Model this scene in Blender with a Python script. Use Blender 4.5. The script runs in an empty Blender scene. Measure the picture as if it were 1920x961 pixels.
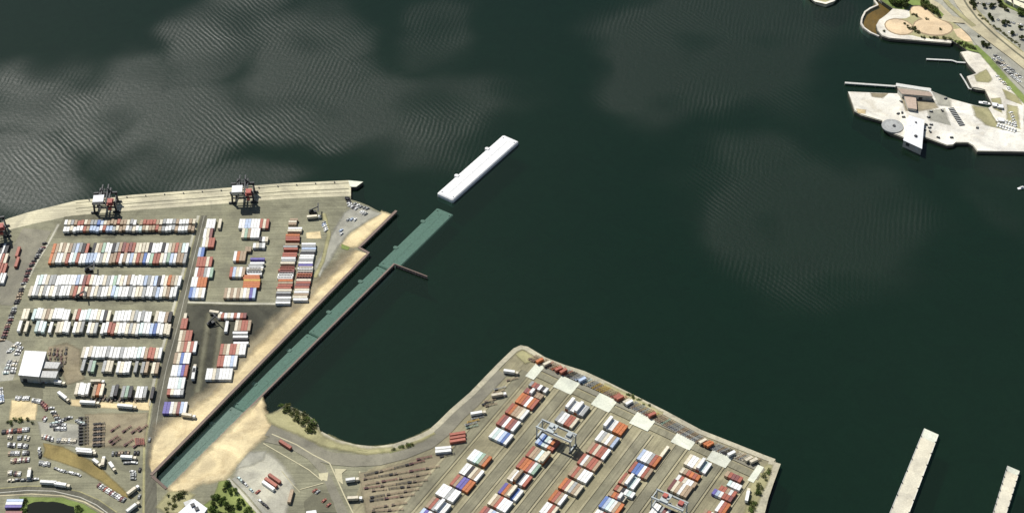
import bpy, bmesh, math, random
from mathutils import Vector, Matrix, noise as mnoise
from mathutils.geometry import tessellate_polygon
random.seed(7)
S = bpy.context.scene
C = S.collection
# ------------------------------------------------------------------ camera, sky, sun, exposure
PW, PH = 1920.0, 961.0
FPX, DEP, CAMH, YC = 3200.0, math.radians(42.0), 985.0, 1090.0     # focal length in photo pixels, look-down angle, height, setback
cd = bpy.data.cameras.new('camera'); cam = bpy.data.objects.new('camera', cd); C.objects.link(cam)
cam.location = (0, -YC, CAMH); cam.rotation_euler = (math.pi/2 - DEP, 0, 0)
cd.sensor_width = 36; cd.lens = FPX/PW*36; cd.clip_start = 5; cd.clip_end = 9000
S.camera = cam
SUN_EL, SUN_AZ = math.radians(52), math.radians(-38)               # azimuth from north, west negative
w = bpy.data.worlds.new('World'); S.world = w; w.use_nodes = True
nt = w.node_tree; bg = nt.nodes['Background']
sky = nt.nodes.new('ShaderNodeTexSky'); sky.sky_type = 'NISHITA'; sky.sun_disc = False
sky.sun_elevation = SUN_EL; sky.sun_rotation = SUN_AZ
nt.links.new(sky.outputs[0], bg.inputs[0]); bg.inputs[1].default_value = 0.06
sl = bpy.data.lights.new('sun', 'SUN'); sl.energy = 4.5; sl.angle = math.radians(0.53); sl.color = (1, .965, .90)
so = bpy.data.objects.new('sun', sl); C.objects.link(so)
sdir = Vector((math.sin(SUN_AZ)*math.cos(SUN_EL), math.cos(SUN_AZ)*math.cos(SUN_EL), math.sin(SUN_EL)))
so.rotation_euler = sdir.to_track_quat('Z', 'Y').to_euler(); so.location = sdir*600
S.view_settings.view_transform = 'Standard'; S.view_settings.look = 'None'
S.view_settings.exposure = 0.2; S.view_settings.gamma = 1.0; S.view_settings.use_curve_mapping = False
S.render.engine = 'CYCLES'

# ------------------------------------------------------------------ helpers
LZ = 3.0                                                            # quay level above the water at z = 0
def G(p, z=LZ):                                                     # photo pixel -> point on the level z
    u, v = p[0]-PW/2, PH/2-p[1]
    dx, dy, dz = u, FPX*math.cos(DEP)+v*math.sin(DEP), -FPX*math.sin(DEP)+v*math.cos(DEP)
    t = (z-CAMH)/dz
    return Vector((dx*t, dy*t-YC, z))
def Z(ox, oy, s):
    return lambda *a: [(ox+a[i]/s, oy+a[i+1]/s) for i in range(0, len(a), 2)]
def sub(o, parent):
    o.parent = parent; return o
def tag(o, label=None, cat=None, group=None, kind=None):
    if label: o['label'] = label
    if cat: o['category'] = cat
    if group: o['group'] = group
    if kind: o['kind'] = kind
    return o
def empty(name, loc, rz=0):
    o = bpy.data.objects.new(name, None); o.location = loc; o.rotation_euler = (0, 0, rz); C.objects.link(o); return o
def obj(name, me, parent=None, loc=(0, 0, 0), rz=0):
    o = bpy.data.objects.new(name, me); C.objects.link(o); o.location = loc; o.rotation_euler = (0, 0, rz)
    if parent: o.parent = parent
    return o
class MB:
    def __init__(s): s.v, s.f, s.m, s.mats = [], [], [], []
    def mi(s, mat):
        if mat not in s.mats: s.mats.append(mat)
        return s.mats.index(mat)
    def faces(s, vs, fs, mat, M=None):
        b = len(s.v); k = s.mi(mat)
        s.v += [tuple(M @ Vector(p)) if M else tuple(p) for p in vs]
        s.f += [tuple(b+i for i in f) for f in fs]; s.m += [k]*len(fs)
    def box(s, c, d, mat, rz=0, M=None, taper=1.0):
        x, y, z = d[0]/2, d[1]/2, d[2]/2; t = taper
        R = Matrix.Translation(c) @ Matrix.Rotation(rz, 4, 'Z')
        if M: R = M @ R
        s.faces([(-x, -y, -z), (x, -y, -z), (x, y, -z), (-x, y, -z), (-x*t, -y*t, z), (x*t, -y*t, z), (x*t, y*t, z), (-x*t, y*t, z)],
                [(3, 2, 1, 0), (4, 5, 6, 7), (0, 1, 5, 4), (1, 2, 6, 5), (2, 3, 7, 6), (3, 0, 4, 7)], mat, R)
    def bar(s, a, b, wd, mat, wd2=None):
        a, b = Vector(a), Vector(b); d = b-a; L = d.length
        q = d.to_track_quat('Z', 'Y').to_matrix().to_4x4()
        M = Matrix.Translation((a+b)/2) @ q
        s.box((0, 0, 0), (wd, wd2 or wd, L), mat, 0, M)
    def cyl(s, c, r, h, mat, n=10, axis='Z', r2=None, M=None):
        r2 = r if r2 is None else r2
        R = Matrix.Translation(c)
        if axis == 'Y': R = R @ Matrix.Rotation(math.pi/2, 4, 'X')
        if axis == 'X': R = R @ Matrix.Rotation(math.pi/2, 4, 'Y')
        if M: R = M @ R
        vs = [(r*math.cos(2*math.pi*i/n), r*math.sin(2*math.pi*i/n), -h/2) for i in range(n)]
        vs += [(r2*math.cos(2*math.pi*i/n), r2*math.sin(2*math.pi*i/n), h/2) for i in range(n)]
        fs = [(i, (i+1) % n, n+(i+1) % n, n+i) for i in range(n)]+[tuple(range(n-1, -1, -1)), tuple(range(n, 2*n))]
        s.faces(vs, fs, mat, R)
    def mesh(s, name):
        me = bpy.data.meshes.new(name); me.from_pydata(s.v, [], s.f)
        for m in s.mats: me.materials.append(m)
        me.polygons.foreach_set('material_index', s.m); me.update(); return me
    def build(s, name, parent=None, loc=(0, 0, 0), rz=0): return obj(name, s.mesh(name), parent, loc, rz)

# ------------------------------------------------------------------ materials
def newmat(name):
    m = bpy.data.materials.new(name); m.use_nodes = True
    return m, m.node_tree, m.node_tree.nodes['Principled BSDF']
def node(t, ty, **k):
    n = t.nodes.new(ty)
    for a, b in k.items(): setattr(n, a, b)
    return n
def lk(t, a, b): t.links.new(a, b)
def noise(t, scale, detail=4, rough=.55, vec=None, dist=0):
    n = node(t, 'ShaderNodeTexNoise'); n.inputs['Scale'].default_value = scale
    n.inputs['Detail'].default_value = detail; n.inputs['Roughness'].default_value = rough; n.inputs['Distortion'].default_value = dist
    if vec: lk(t, vec, n.inputs['Vector'])
    return n.outputs[0]
def ramp(t, fac, a, b, c0=0, c1=1):
    n = node(t, 'ShaderNodeMapRange'); n.inputs[1].default_value = a; n.inputs[2].default_value = b
    n.inputs[3].default_value = c0; n.inputs[4].default_value = c1; lk(t, fac, n.inputs[0]); return n.outputs[0]
def mixc(t, fac, a, b, mode='MIX'):
    n = node(t, 'ShaderNodeMix', data_type='RGBA', blend_type=mode)
    if hasattr(fac, 'links'): lk(t, fac, n.inputs[0])
    else: n.inputs[0].default_value = fac
    for s_, k in ((a, 6), (b, 7)):
        if hasattr(s_, 'links'): lk(t, s_, n.inputs[k])
        else: n.inputs[k].default_value = (*s_, 1)
    return n.outputs[2]
def math_(t, op, a, b=None):
    n = node(t, 'ShaderNodeMath', operation=op)
    for s_, k in ((a, 0), (b, 1)):
        if s_ is None: continue
        if hasattr(s_, 'links'): lk(t, s_, n.inputs[k])
        else: n.inputs[k].default_value = s_
    return n.outputs[0]
def pos(t): return node(t, 'ShaderNodeNewGeometry').outputs['Position']
FADE = {}
def ground_mat(name, a, b, c, fade=None, **k):                     # a solid layer and a version that thins out at its edge
    m = _ground(name, a, b, c, **k); FADE[m.name] = _ground(name+'_thin', a, b, c, fade=True, **k); return m
def _ground(name, a, b, c, s1=.012, s2=.11, s3=.9, fade=False, bump=.25, streak=None, relief=0):
    """weathered ground: broad tone a/b, mid-size stains c, fine grit"""
    m, t, p = newmat(name); P = pos(t)
    col = mixc(t, ramp(t, noise(t, s1, 5, .6, P), .35, .65), a, b)
    col = mixc(t, math_(t, 'MULTIPLY', ramp(t, noise(t, s2, 5, .65, P, .6), .5, .78), .75), col, c)
    if streak is not None:                                          # tyre tracks along one direction
        mp = node(t, 'ShaderNodeMapping'); lk(t, P, mp.inputs[0]); mp.vector_type = 'TEXTURE'
        mp.inputs['Rotation'].default_value = (0, 0, streak); mp.inputs['Scale'].default_value = (60, 1.6, 1)
        col = mixc(t, math_(t, 'MULTIPLY', ramp(t, noise(t, 1, 3, .5, mp.outputs[0]), .42, .7), .55), col, tuple(x*.62 for x in a))
    col = mixc(t, 1, col, mixc(t, ramp(t, noise(t, .035, 4, .6, P, 1.0), .36, .64), (.76, .76, .77), (1.14, 1.14, 1.11)), 'MULTIPLY')
    g = noise(t, s3, 3, .7, P)
    col = mixc(t, 1, col, mixc(t, ramp(t, g, .2, .8), (.78, .78, .78), (1.2, 1.2, 1.2)), 'MULTIPLY')
    lk(t, col, p.inputs['Base Color']); p.inputs['Roughness'].default_value = .93
    p.inputs['Specular IOR Level'].default_value = .15
    bp = node(t, 'ShaderNodeBump'); bp.inputs['Strength'].default_value = bump; bp.inputs['Distance'].default_value = .25
    lk(t, math_(t, 'ADD', g, math_(t, 'MULTIPLY', noise(t, .16, 4, .6, P), relief)) if relief else g, bp.inputs['Height']); lk(t, bp.outputs[0], p.inputs['Normal'])
    if fade:                                                        # the layer thins out raggedly towards its edge
        at = node(t, 'ShaderNodeAttribute', attribute_name='fade')
        n2 = noise(t, .12, 6, .75, P)
        k = math_(t, 'ADD', at.outputs['Fac'], math_(t, 'MULTIPLY', math_(t, 'SUBTRACT', n2, .5), .9))
        lk(t, ramp(t, k, .15, .85), p.inputs['Alpha'])
    return m
def paint(name, col, rough=.55, var=.16, rust=0.0, spec=.3):
    m, t, p = newmat(name); oi = node(t, 'ShaderNodeObjectInfo'); P = pos(t)
    v = ramp(t, oi.outputs['Random'], 0, 1, 1-var, 1+var)
    v2 = ramp(t, noise(t, .6, 5, .7, P), .25, .75, .74, 1.14)
    vv = math_(t, 'MULTIPLY', v, v2)
    cb = node(t, 'ShaderNodeCombineXYZ')
    for i in range(3): lk(t, vv, cb.inputs[i])
    c = mixc(t, 1, col, cb.outputs[0], 'MULTIPLY')
    if rust: c = mixc(t, math_(t, 'MULTIPLY', ramp(t, noise(t, .5, 5, .7, P), .52, .75), rust), c, (.12, .06, .035))
    lk(t, c, p.inputs['Base Color']); p.inputs['Roughness'].default_value = rough
    p.inputs['Specular IOR Level'].default_value = spec
    return m
COL = {'W': ('white', (.80, .80, .77)), 'w': ('cream', (.68, .62, .48)), 'R': ('brick red', (.38, .125, .085)), 'O': ('orange', (.50, .165, .06)),
       'M': ('maroon', (.22, .085, .08)), 'T': ('tan', (.38, .285, .19)), 'B': ('blue', (.12, .20, .45)), 'L': ('light blue', (.46, .55, .70)),
       'G': ('grey', (.34, .35, .34)), 'g': ('pale green', (.33, .46, .35)), 'K': ('black', (.03, .03, .035)), 'P': ('violet blue', (.14, .12, .36)),
       'C': ('pale aqua', (.58, .70, .67)), 'E': ('emerald', (.06, .26, .19)), 'Y': ('yellow', (.55, .36, .08))}
PM = {k: paint('paint_'+v[0].replace(' ', '_'), v[1], rust=.45 if k not in 'W' else .22) for k, v in COL.items()}
M_asph = ground_mat('yard_asphalt', (0.235, 0.228, 0.158), (0.284, 0.276, 0.192), (0.184, 0.177, 0.120), streak=0.02)
M_yardR = ground_mat('yard_right_asphalt', (0.290, 0.264, 0.169), (0.330, 0.302, 0.199), (0.235, 0.214, 0.136), streak=math.radians(58))
M_dark = ground_mat('dark_asphalt', (0.061, 0.061, 0.048), (0.090, 0.088, 0.066), (0.036, 0.036, 0.029), fade=True)
M_damp = ground_mat('worn_asphalt', (0.149, 0.145, 0.101), (0.193, 0.185, 0.130), (0.116, 0.110, 0.077))
M_road = ground_mat('road_asphalt', (.135, .130, .100), (.165, .158, .120), (.105, .100, .078), streak=math.radians(80))
M_shore_road = ground_mat('shore_road_asphalt', (0.215, 0.204, 0.160), (0.259, 0.244, 0.189), (0.171, 0.162, 0.123))
M_lane = ground_mat('lane_asphalt', (0.230, 0.218, 0.151), (0.269, 0.252, 0.179), (0.185, 0.174, 0.118), streak=math.radians(58))
M_lanepale = ground_mat('lane_concrete', (0.368, 0.336, 0.216), (0.405, 0.368, 0.248), (0.285, 0.253, 0.166), streak=math.radians(58))
M_quay = ground_mat('quay_concrete', (.56, .52, .37), (.62, .575, .42), (.45, .41, .28), streak=math.radians(4))
M_pad = ground_mat('pad_concrete', (.60, .62, .52), (.66, .67, .57), (.52, .53, .43))
M_pale = ground_mat('pale_concrete', (.42, .41, .33), (.50, .48, .39), (.33, .31, .24), fade=True)
M_sand = ground_mat('sand', (0.608, 0.488, 0.282), (0.706, 0.592, 0.363), (0.441, 0.332, 0.181), s2=.08, relief=9)
M_sandh = ground_mat('sand_firm', (.62, .47, .28), (.70, .55, .35), (.50, .37, .21))
M_brown = ground_mat('brown_dirt', (0.254, 0.220, 0.146), (0.312, 0.268, 0.182), (0.189, 0.155, 0.098), fade=True)
M_dry = ground_mat('dry_grass', (0.232, 0.185, 0.073), (0.275, 0.215, 0.090), (0.163, 0.133, 0.051), fade=True)
M_grass = ground_mat('grass', (0.178, 0.240, 0.070), (0.256, 0.296, 0.101), (0.109, 0.155, 0.039), fade=True)
M_verge = ground_mat('verge', (0.330, 0.308, 0.165), (0.396, 0.369, 0.209), (0.231, 0.226, 0.105), fade=True)
M_rock = ground_mat('rock_shore', (.42, .39, .29), (.52, .48, .36), (.22, .20, .14), s2=.3, s3=.6, bump=.8)
M_white = ground_mat('white_fill', (.72, .69, .60), (.80, .78, .71), (.46, .40, .30), s2=.06)
M_beach = ground_mat('beach_sand', (.66, .62, .53), (.74, .71, .63), (.50, .45, .35))
M_plaza = ground_mat('tan_plaza', (.62, .48, .31), (.68, .53, .35), (.56, .42, .26))
M_path = ground_mat('path_brown', (.30, .23, .15), (.34, .26, .17), (.26, .19, .12))
M_hwy = ground_mat('pale_road', (.47, .42, .28), (.53, .475, .33), (.40, .35, .23))
M_lot = ground_mat('car_park', (.33, .325, .27), (.38, .37, .31), (.26, .255, .205))
M_wetwall = paint('wet_quay_wall', (.10, .095, .075), .8)
M_line = paint('pale_line_paint', (.50, .46, .30), .8)
M_linew = paint('white_line_paint', (.48, .47, .40), .8)
M_pile = paint('rusty_sheet_pile', (.34, .25, .20), .8, rust=.5)
M_cap = paint('capping_beam', (.19, .14, .115), .8, rust=.3)
M_conc = paint('element_concrete', (.74, .74, .73), .7, var=.03, rust=.06)
M_teal = paint('silted_concrete', (.64, .65, .61), .8, var=.05, rust=.5)
M_bed = ground_mat('harbour_bed', (.05, .06, .045), (.06, .065, .05), (.04, .045, .035))
M_lagbed = ground_mat('lagoon_bed', (.62, .31, .07), (.55, .26, .05), (.30, .15, .03), s1=.03)
M_steel = paint('dark_steel', (.05, .052, .055), .5)
M_red = paint('crane_red', (.42, .11, .085), .55, rust=.3)
M_grey = paint('grey_steel', (.42, .43, .41), .5)
M_palesteel = paint('pale_crane_steel', (.42, .46, .46), .5, rust=.15)
M_tyre = paint('tyre_rubber', (.02, .02, .02), .9)
M_glass = paint('vehicle_glass', (.02, .025, .03), .1, spec=.5)
M_roofw = paint('white_roof', (.76, .77, .78), .5, var=.03)
M_roofg = paint('grey_roof', (.50, .50, .48), .6, var=.05)
M_rooftan = paint('tan_roof', (.42, .33, .26), .7)
M_roofc = paint('cream_roof', (.74, .70, .52), .7)
M_wall = paint('building_wall', (.50, .48, .42), .8)
M_wood = paint('weathered_wood', (.40, .38, .33), .8)
M_dock = paint('dock_deck', (.60, .60, .56), .8)
M_bark = paint('bark', (.09, .065, .045), .9)
def leaf_mat(name, a, b):
    m, t, p = newmat(name)
    c = mixc(t, ramp(t, noise(t, .45, 3, .6, pos(t)), .3, .7), a, b); lk(t, c, p.inputs['Base Color'])
    p.inputs['Roughness'].default_value = .7; p.inputs['Specular IOR Level'].default_value = .2
    return m
M_leaf = leaf_mat('leaves', (.075, .125, .024), (.15, .205, .05))
M_leafd = leaf_mat('dark_leaves', (.045, .062, .018), (.085, .105, .03))
M_leafy = leaf_mat('olive_leaves', (.08, .095, .025), (.15, .155, .05))

# ------------------------------------------------------------------ water: clear to a few metres, calm and wind-ruffled areas
def water_mat():
    m = bpy.data.materials.new('harbour_water'); m.use_nodes = True; t = m.node_tree; t.nodes.clear()
    P = pos(t)
    at = node(t, 'ShaderNodeAttribute', attribute_name='wind'); acc = at.outputs['Fac']
    def waves(rot, scale, dist):
        mp = node(t, 'ShaderNodeMapping'); lk(t, P, mp.inputs[0]); mp.inputs['Rotation'].default_value = (0, 0, math.radians(rot))
        n = node(t, 'ShaderNodeTexWave', wave_type='BANDS', bands_direction='X'); lk(t, mp.outputs[0], n.inputs[0])
        n.inputs['Scale'].default_value = scale; n.inputs['Distortion'].default_value = dist; n.inputs['Detail'].default_value = 2
        n.inputs['Detail Scale'].default_value = .5; return n.outputs[1]
    a2 = node(t, 'ShaderNodeAttribute', attribute_name='swing')
    hm = node(t, 'ShaderNodeMix'); lk(t, a2.outputs['Fac'], hm.inputs[0]); lk(t, waves(12, .072, 5.0), hm.inputs[2]); lk(t, waves(-38, .072, 5.0), hm.inputs[3])
    ch = noise(t, .22, 3, .65, P)
    h = math_(t, 'ADD', math_(t, 'MULTIPLY', hm.outputs[0], node(t, 'ShaderNodeAttribute', attribute_name='comb').outputs['Fac']), math_(t, 'MULTIPLY', ch, 1.0))
    hh = math_(t, 'ADD', math_(t, 'MULTIPLY', math_(t, 'MULTIPLY', h, acc), WAVE_H), math_(t, 'MULTIPLY', ch, .02))
    bp = node(t, 'ShaderNodeBump'); bp.inputs['Strength'].default_value = 1; bp.inputs['Distance'].default_value = 1; lk(t, hh, bp.inputs['Height'])
    gl = node(t, 'ShaderNodeBsdfGlossy'); lk(t, bp.outputs[0], gl.inputs['Normal'])
    lk(t, ramp(t, acc, 0, 1, R_CALM, R_WIND), gl.inputs['Roughness'])
    tr = node(t, 'ShaderNodeBsdfTransparent')
    df = node(t, 'ShaderNodeBsdfDiffuse')
    a3 = node(t, 'ShaderNodeAttribute', attribute_name='murk')
    lk(t, mixc(t, a3.outputs['Fac'], (.0130, .0340, .0200), (.0185, .0400, .0245)), df.inputs[0])
    ms = node(t, 'ShaderNodeMixShader'); ms.inputs[0].default_value = .62; lk(t, tr.outputs[0], ms.inputs[2]); lk(t, df.outputs[0], ms.inputs[1])
    fr = node(t, 'ShaderNodeFresnel'); fr.inputs[0].default_value = 1.333
    m2 = node(t, 'ShaderNodeMixShader'); lk(t, fr.outputs[0], m2.inputs[0]); lk(t, ms.outputs[0], m2.inputs[1]); lk(t, gl.outputs[0], m2.inputs[2])
    va = node(t, 'ShaderNodeVolumeAbsorption'); va.inputs['Color'].default_value = (.26, .67, .57, 1); va.inputs['Density'].default_value = .125
    out = node(t, 'ShaderNodeOutputMaterial'); lk(t, m2.outputs[0], out.inputs['Surface']); lk(t, va.outputs[0], out.inputs['Volume'])
    return m
WAVE_H, R_CALM, R_WIND = .19, .14, .38
#        x    y    rx   ry  rot  strength
WIND = [(60, 190, 190, 95, 0, .8), (70, 320, 170, 110, 0, 1.), (220, 190, 190, 100, 0, .9), (370, 250, 190, 140, 0, 1.), (430, 60, 130, 200, -25, .85),
        (570, 100, 170, 130, 0, .9), (620, 190, 300, 110, 0, 1.), (800, 200, 260, 110, 0, .85), (430, 345, 170, 50, 0, .8),
        (1240, 110, 200, 180, 0, 1.1), (1370, 70, 280, 200, 0, 1.1), (1510, 400, 320, 190, 0, 1.15), (1890, 340, 120, 110, 0, .7), (1585, 30, 120, 70, 0, .7), (840, 60, 120, 90, 0, .6)]
M_water = water_mat()
X0, X1, Y0, Y1 = -1500, 1500, -900, 1900
def build_water():
    """closed body of water; the top carries where the wind ruffles it"""
    gx0, gx1, gy0, gy1, st = -640, 640, -420, 700, 8.0
    xs = [X0]+[gx0+st*i for i in range(int((gx1-gx0)/st)+1)]+[X1]; ys = [Y0]+[gy0+st*i for i in range(int((gy1-gy0)/st)+1)]+[Y1]
    E_ = []
    for (x, y, rx, ry, rot, k) in WIND:
        c = G((x, y), 0); E_.append((c.x, c.y, (G((x+rx, y), 0)-c).length, (G((x, y-ry), 0)-c).length, math.radians(rot), k))
    vs, wind, swing, murk, comb = [], [], [], [], []
    for y in ys:
        for x in xs:
            d = mnoise.noise_vector(Vector((x*.012, y*.012, 1)))*38+mnoise.noise_vector(Vector((x*.035, y*.035, 5)))*14
            X, Y = x+d.x, y+d.y; v = 0
            for (cx, cy, ex, ey, r, k) in E_:
                dx, dy = X-cx, Y-cy; u = (dx*math.cos(r)+dy*math.sin(r))/ex; w_ = (-dx*math.sin(r)+dy*math.cos(r))/ey
                f = max(0, 1-math.hypot(u, w_))/.62; f = min(1, f); v = max(v, k*f*f*(3-2*f))
            n1 = mnoise.noise(Vector((x*.02, y*.02, 9)))
            vs.append((x, y, 0)); comb.append(min(1.5, max(0, 2.0-1.5*v))*min(1, max(.12, .45+1.7*mnoise.noise(Vector((x*.013, y*.013, 21)))))); wind.append(min(1, max(0, v*(1.05+.5*n1)))); swing.append(min(1, max(0, .5+4*mnoise.noise(Vector((x*.009, y*.009, 3)))))); murk.append(min(1, max(0, .5+1.3*mnoise.noise(Vector((x*.003, y*.003, 7))))))
    nx, ny = len(xs), len(ys)
    fs = [(j*nx+i, j*nx+i+1, (j+1)*nx+i+1, (j+1)*nx+i) for j in range(ny-1) for i in range(nx-1)]
    b = len(vs); per = [i for i in range(nx)]+[j*nx+nx-1 for j in range(1, ny)]+[(ny-1)*nx+i for i in range(nx-2, -1, -1)]+[j*nx for j in range(ny-2, 0, -1)]
    for i in per: vs.append((vs[i][0], vs[i][1], -20)); wind.append(0); swing.append(0); murk.append(0); comb.append(0)
    n = len(per)
    fs += [(per[i], b+i, b+(i+1) % n, per[(i+1) % n]) for i in range(n)]+[tuple(b+i for i in range(n-1, -1, -1))]
    me = bpy.data.meshes.new('harbour_water'); me.from_pydata(vs, [], fs); me.materials.append(M_water)
    for nm, arr in (('wind', wind), ('swing', swing), ('murk', murk), ('comb', comb)):
        me.attributes.new(nm, 'FLOAT', 'POINT').data.foreach_set('value', arr)
    return obj('harbour_water', me)
tag(build_water(), kind='structure')
mb = MB(); mb.faces([(X0-50, Y0-50, -17), (X1+50, Y0-50, -17), (X1+50, Y1+50, -17), (X0-50, Y1+50, -17)], [(0, 1, 2, 3)], M_bed)
tag(mb.build('harbour_bed'), kind='structure')

# ------------------------------------------------------------------ land masses and ground sheets
def jag(pts, step, amp, closed=True):
    out = []; n = len(pts)
    for i in range(n if closed else n-1):
        a, b = Vector(pts[i]), Vector(pts[(i+1) % n]); L = (b-a).length; k = max(1, int(L/step))
        nrm = Vector((-(b-a).y, (b-a).x, 0)).normalized() if L > 1e-6 else Vector()
        for j in range(k):
            p = a.lerp(b, j/k)
            out.append(p+nrm*random.uniform(-amp, amp)*(1 if j else .4))
    if not closed: out.append(Vector(pts[-1]))
    return out
def fill(bm, vs):
    for tri in tessellate_polygon([[Vector((v.co.x, v.co.y, 0)) for v in vs]]):
        if len(set(tri)) == 3:
            a, b, c = (vs[i].co for i in tri)
            t = tri if (b-a).cross(c-a).z > 0 else tri[::-1]
            try: bm.faces.new([vs[i] for i in t])
            except ValueError: pass
def land(name, px, mat, side, top=LZ, bot=-18, jg=None):
    pts = [G(p, top) for p in px]
    if jg: pts = jag(pts, *jg)
    bm = bmesh.new(); vs = [bm.verts.new((p.x, p.y, top)) for p in pts]; vb = [bm.verts.new((p.x, p.y, bot)) for p in pts]
    n = len(vs); fill(bm, vs)
    for i in range(n):
        q = bm.faces.new((vs[i], vb[i], vb[(i+1) % n], vs[(i+1) % n])); q.material_index = 1
    bmesh.ops.recalc_face_normals(bm, faces=bm.faces)
    me = bpy.data.meshes.new(name); bm.to_mesh(me); bm.free(); me.materials.append(mat); me.materials.append(side)
    return tag(obj(name, me), kind='structure')
LAYER = [0]
def area(pts): return sum(pts[i].x*pts[(i+1) % len(pts)].y-pts[(i+1) % len(pts)].x*pts[i].y for i in range(len(pts)))/2
def sheet(name, px, mat, soft=0, jg=None, z=LZ, world=None, lift=None):
    """a thin ground layer; soft = metres over which it thins out"""
    LAYER[0] += 1; zz = z+(lift if lift is not None else .01+.006*LAYER[0])
    pts = [Vector((p[0], p[1], 0)) for p in world] if world else [Vector((*G(p, z)[:2], 0)) for p in px]
    if jg: pts = jag(pts, *jg)
    elif soft: pts = jag(pts, soft*2.5, 0)
    if area(pts) < 0: pts.reverse()
    bm = bmesh.new(); lay = bm.verts.layers.float.new('fade') if soft else None
    n = len(pts)
    if soft:
        inn = []
        for i in range(n):
            a, b, c = pts[i-1], pts[i], pts[(i+1) % n]
            e1, e2 = (b-a).normalized(), (c-b).normalized()
            nn = Vector((-(e1+e2).y, (e1+e2).x, 0)); nn = nn.normalized() if nn.length > 1e-4 else Vector((-e1.y, e1.x, 0))
            inn.append((b+nn*soft*.5, b-nn*soft*.5))
        vi = [bm.verts.new((p[0].x, p[0].y, zz)) for p in inn]; vo = [bm.verts.new((p[1].x, p[1].y, zz)) for p in inn]
        for v in vi: v[lay] = 1.0
        fill(bm, vi)
        for i in range(n): bm.faces.new((vo[i], vo[(i+1) % n], vi[(i+1) % n], vi[i]))
    else:
        fill(bm, [bm.verts.new((p.x, p.y, zz)) for p in pts])
    me = bpy.data.meshes.new(name); bm.to_mesh(me); bm.free(); me.materials.append(FADE[mat.name] if soft else mat)
    return tag(obj(name, me), kind='structure')
def strip(name, px, wd, mat, z=LZ, soft=0, lift=None):
    """a band of width wd metres along a pixel polyline, built of quads"""
    LAYER[0] += 1; zz = z+.01+.006*LAYER[0]
    c = [Vector((*G(p, z)[:2], 0)) for p in px]; n = len(c); rows = []
    offs = [-wd/2, wd/2] if not soft else [-wd/2-soft/2, -wd/2+min(soft, wd*.9)/2, wd/2-min(soft, wd*.9)/2, wd/2+soft/2]
    for i, p in enumerate(c):
        d1 = (c[i]-c[i-1]).normalized() if i else (c[1]-c[0]).normalized(); d2 = (c[i+1]-c[i]).normalized() if i < n-1 else d1
        d = (d1+d2).normalized(); nn = Vector((-d.y, d.x, 0))/max(.5, d.dot(d1))
        rows.append([p+nn*o for o in offs])
    bm = bmesh.new(); lay = bm.verts.layers.float.new('fade') if soft else None; k = len(offs); vv = []
    for r in rows:
        vr = [bm.verts.new((q.x, q.y, zz)) for q in r]; vv.append(vr)
        if soft: vr[1][lay] = vr[2][lay] = 1.0
    for i in range(n-1):
        for j in range(k-1): bm.faces.new((vv[i][j+1], vv[i][j], vv[i+1][j], vv[i+1][j+1]))
    bmesh.ops.recalc_face_normals(bm, faces=bm.faces)
    if bm.faces[:] and bm.faces[:][0].normal.z < 0: bmesh.ops.reverse_faces(bm, faces=bm.faces)
    me = bpy.data.meshes.new(name); bm.to_mesh(me); bm.free(); me.materials.append(FADE[mat.name] if soft else mat)
    return tag(obj(name, me), kind='structure')
z1, z2, z3, z4 = Z(0, 320, 4.8), Z(350, 320, 4.8), Z(0, 500, 4.8), Z(300, 500, 4.8)
z5, z6, z7, z8 = Z(0, 640, 6), Z(0, 800, 5.97), Z(260, 680, 6), Z(260, 800, 5.97)
y1, y2, y3, y4, y5 = Z(480, 740, 4.3475), Z(760, 640, 4.8), Z(760, 780, 4.8), Z(1050, 680, 4.571), Z(1080, 780, 4.8)
yA, yB = Z(1560, 0, 5.333), Z(1560, 130, 5.333)
quay_edge = [(-260, 520), (-60, 440), (17, 409), (52, 398), (142, 376), (250, 365), (400, 354), (537, 343), (654, 338), (681, 341), (668, 351), (658, 351), (658, 374),
             (675, 379), (690, 385), (703, 392), (715, 398), (735, 401)]
nw_wall = [(743, 395), (673, 464), (691, 474), (283, 890)]
end_wall = [(283, 890), (314, 917)]
se_wall = [(314, 917), (739.6, 494), (801, 518)]
cove = [(492, 752), (493, 765), (500, 777), (512, 774), (521, 768), (535, 757), (552, 764), (572, 774), (587, 784), (597, 795), (600, 807), (609, 816), (627, 825), (645, 831), (664, 835), (687, 839), (704, 839),
        (721, 837), (740, 834), (756, 830), (784, 818), (807, 807), (825, 791), (848, 768), (885, 736), (937, 682), (964, 657), (970, 652), (977, 649), (987, 651), (1020, 671), (1056, 685),
        (1094, 697), (1137, 717), (1181, 739), (1247, 772), (1312, 807), (1378, 833), (1433, 855), (1455, 863), (1452, 872), (1442, 901), (1432, 930), (1424, 961), (1400, 1060), (1380, 1160)]
land('terminal_ground', quay_edge+nw_wall[1:]+end_wall[1:]+[(492, 742)]+cove+[(-300, 1160)], M_asph, M_wetwall)
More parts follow.
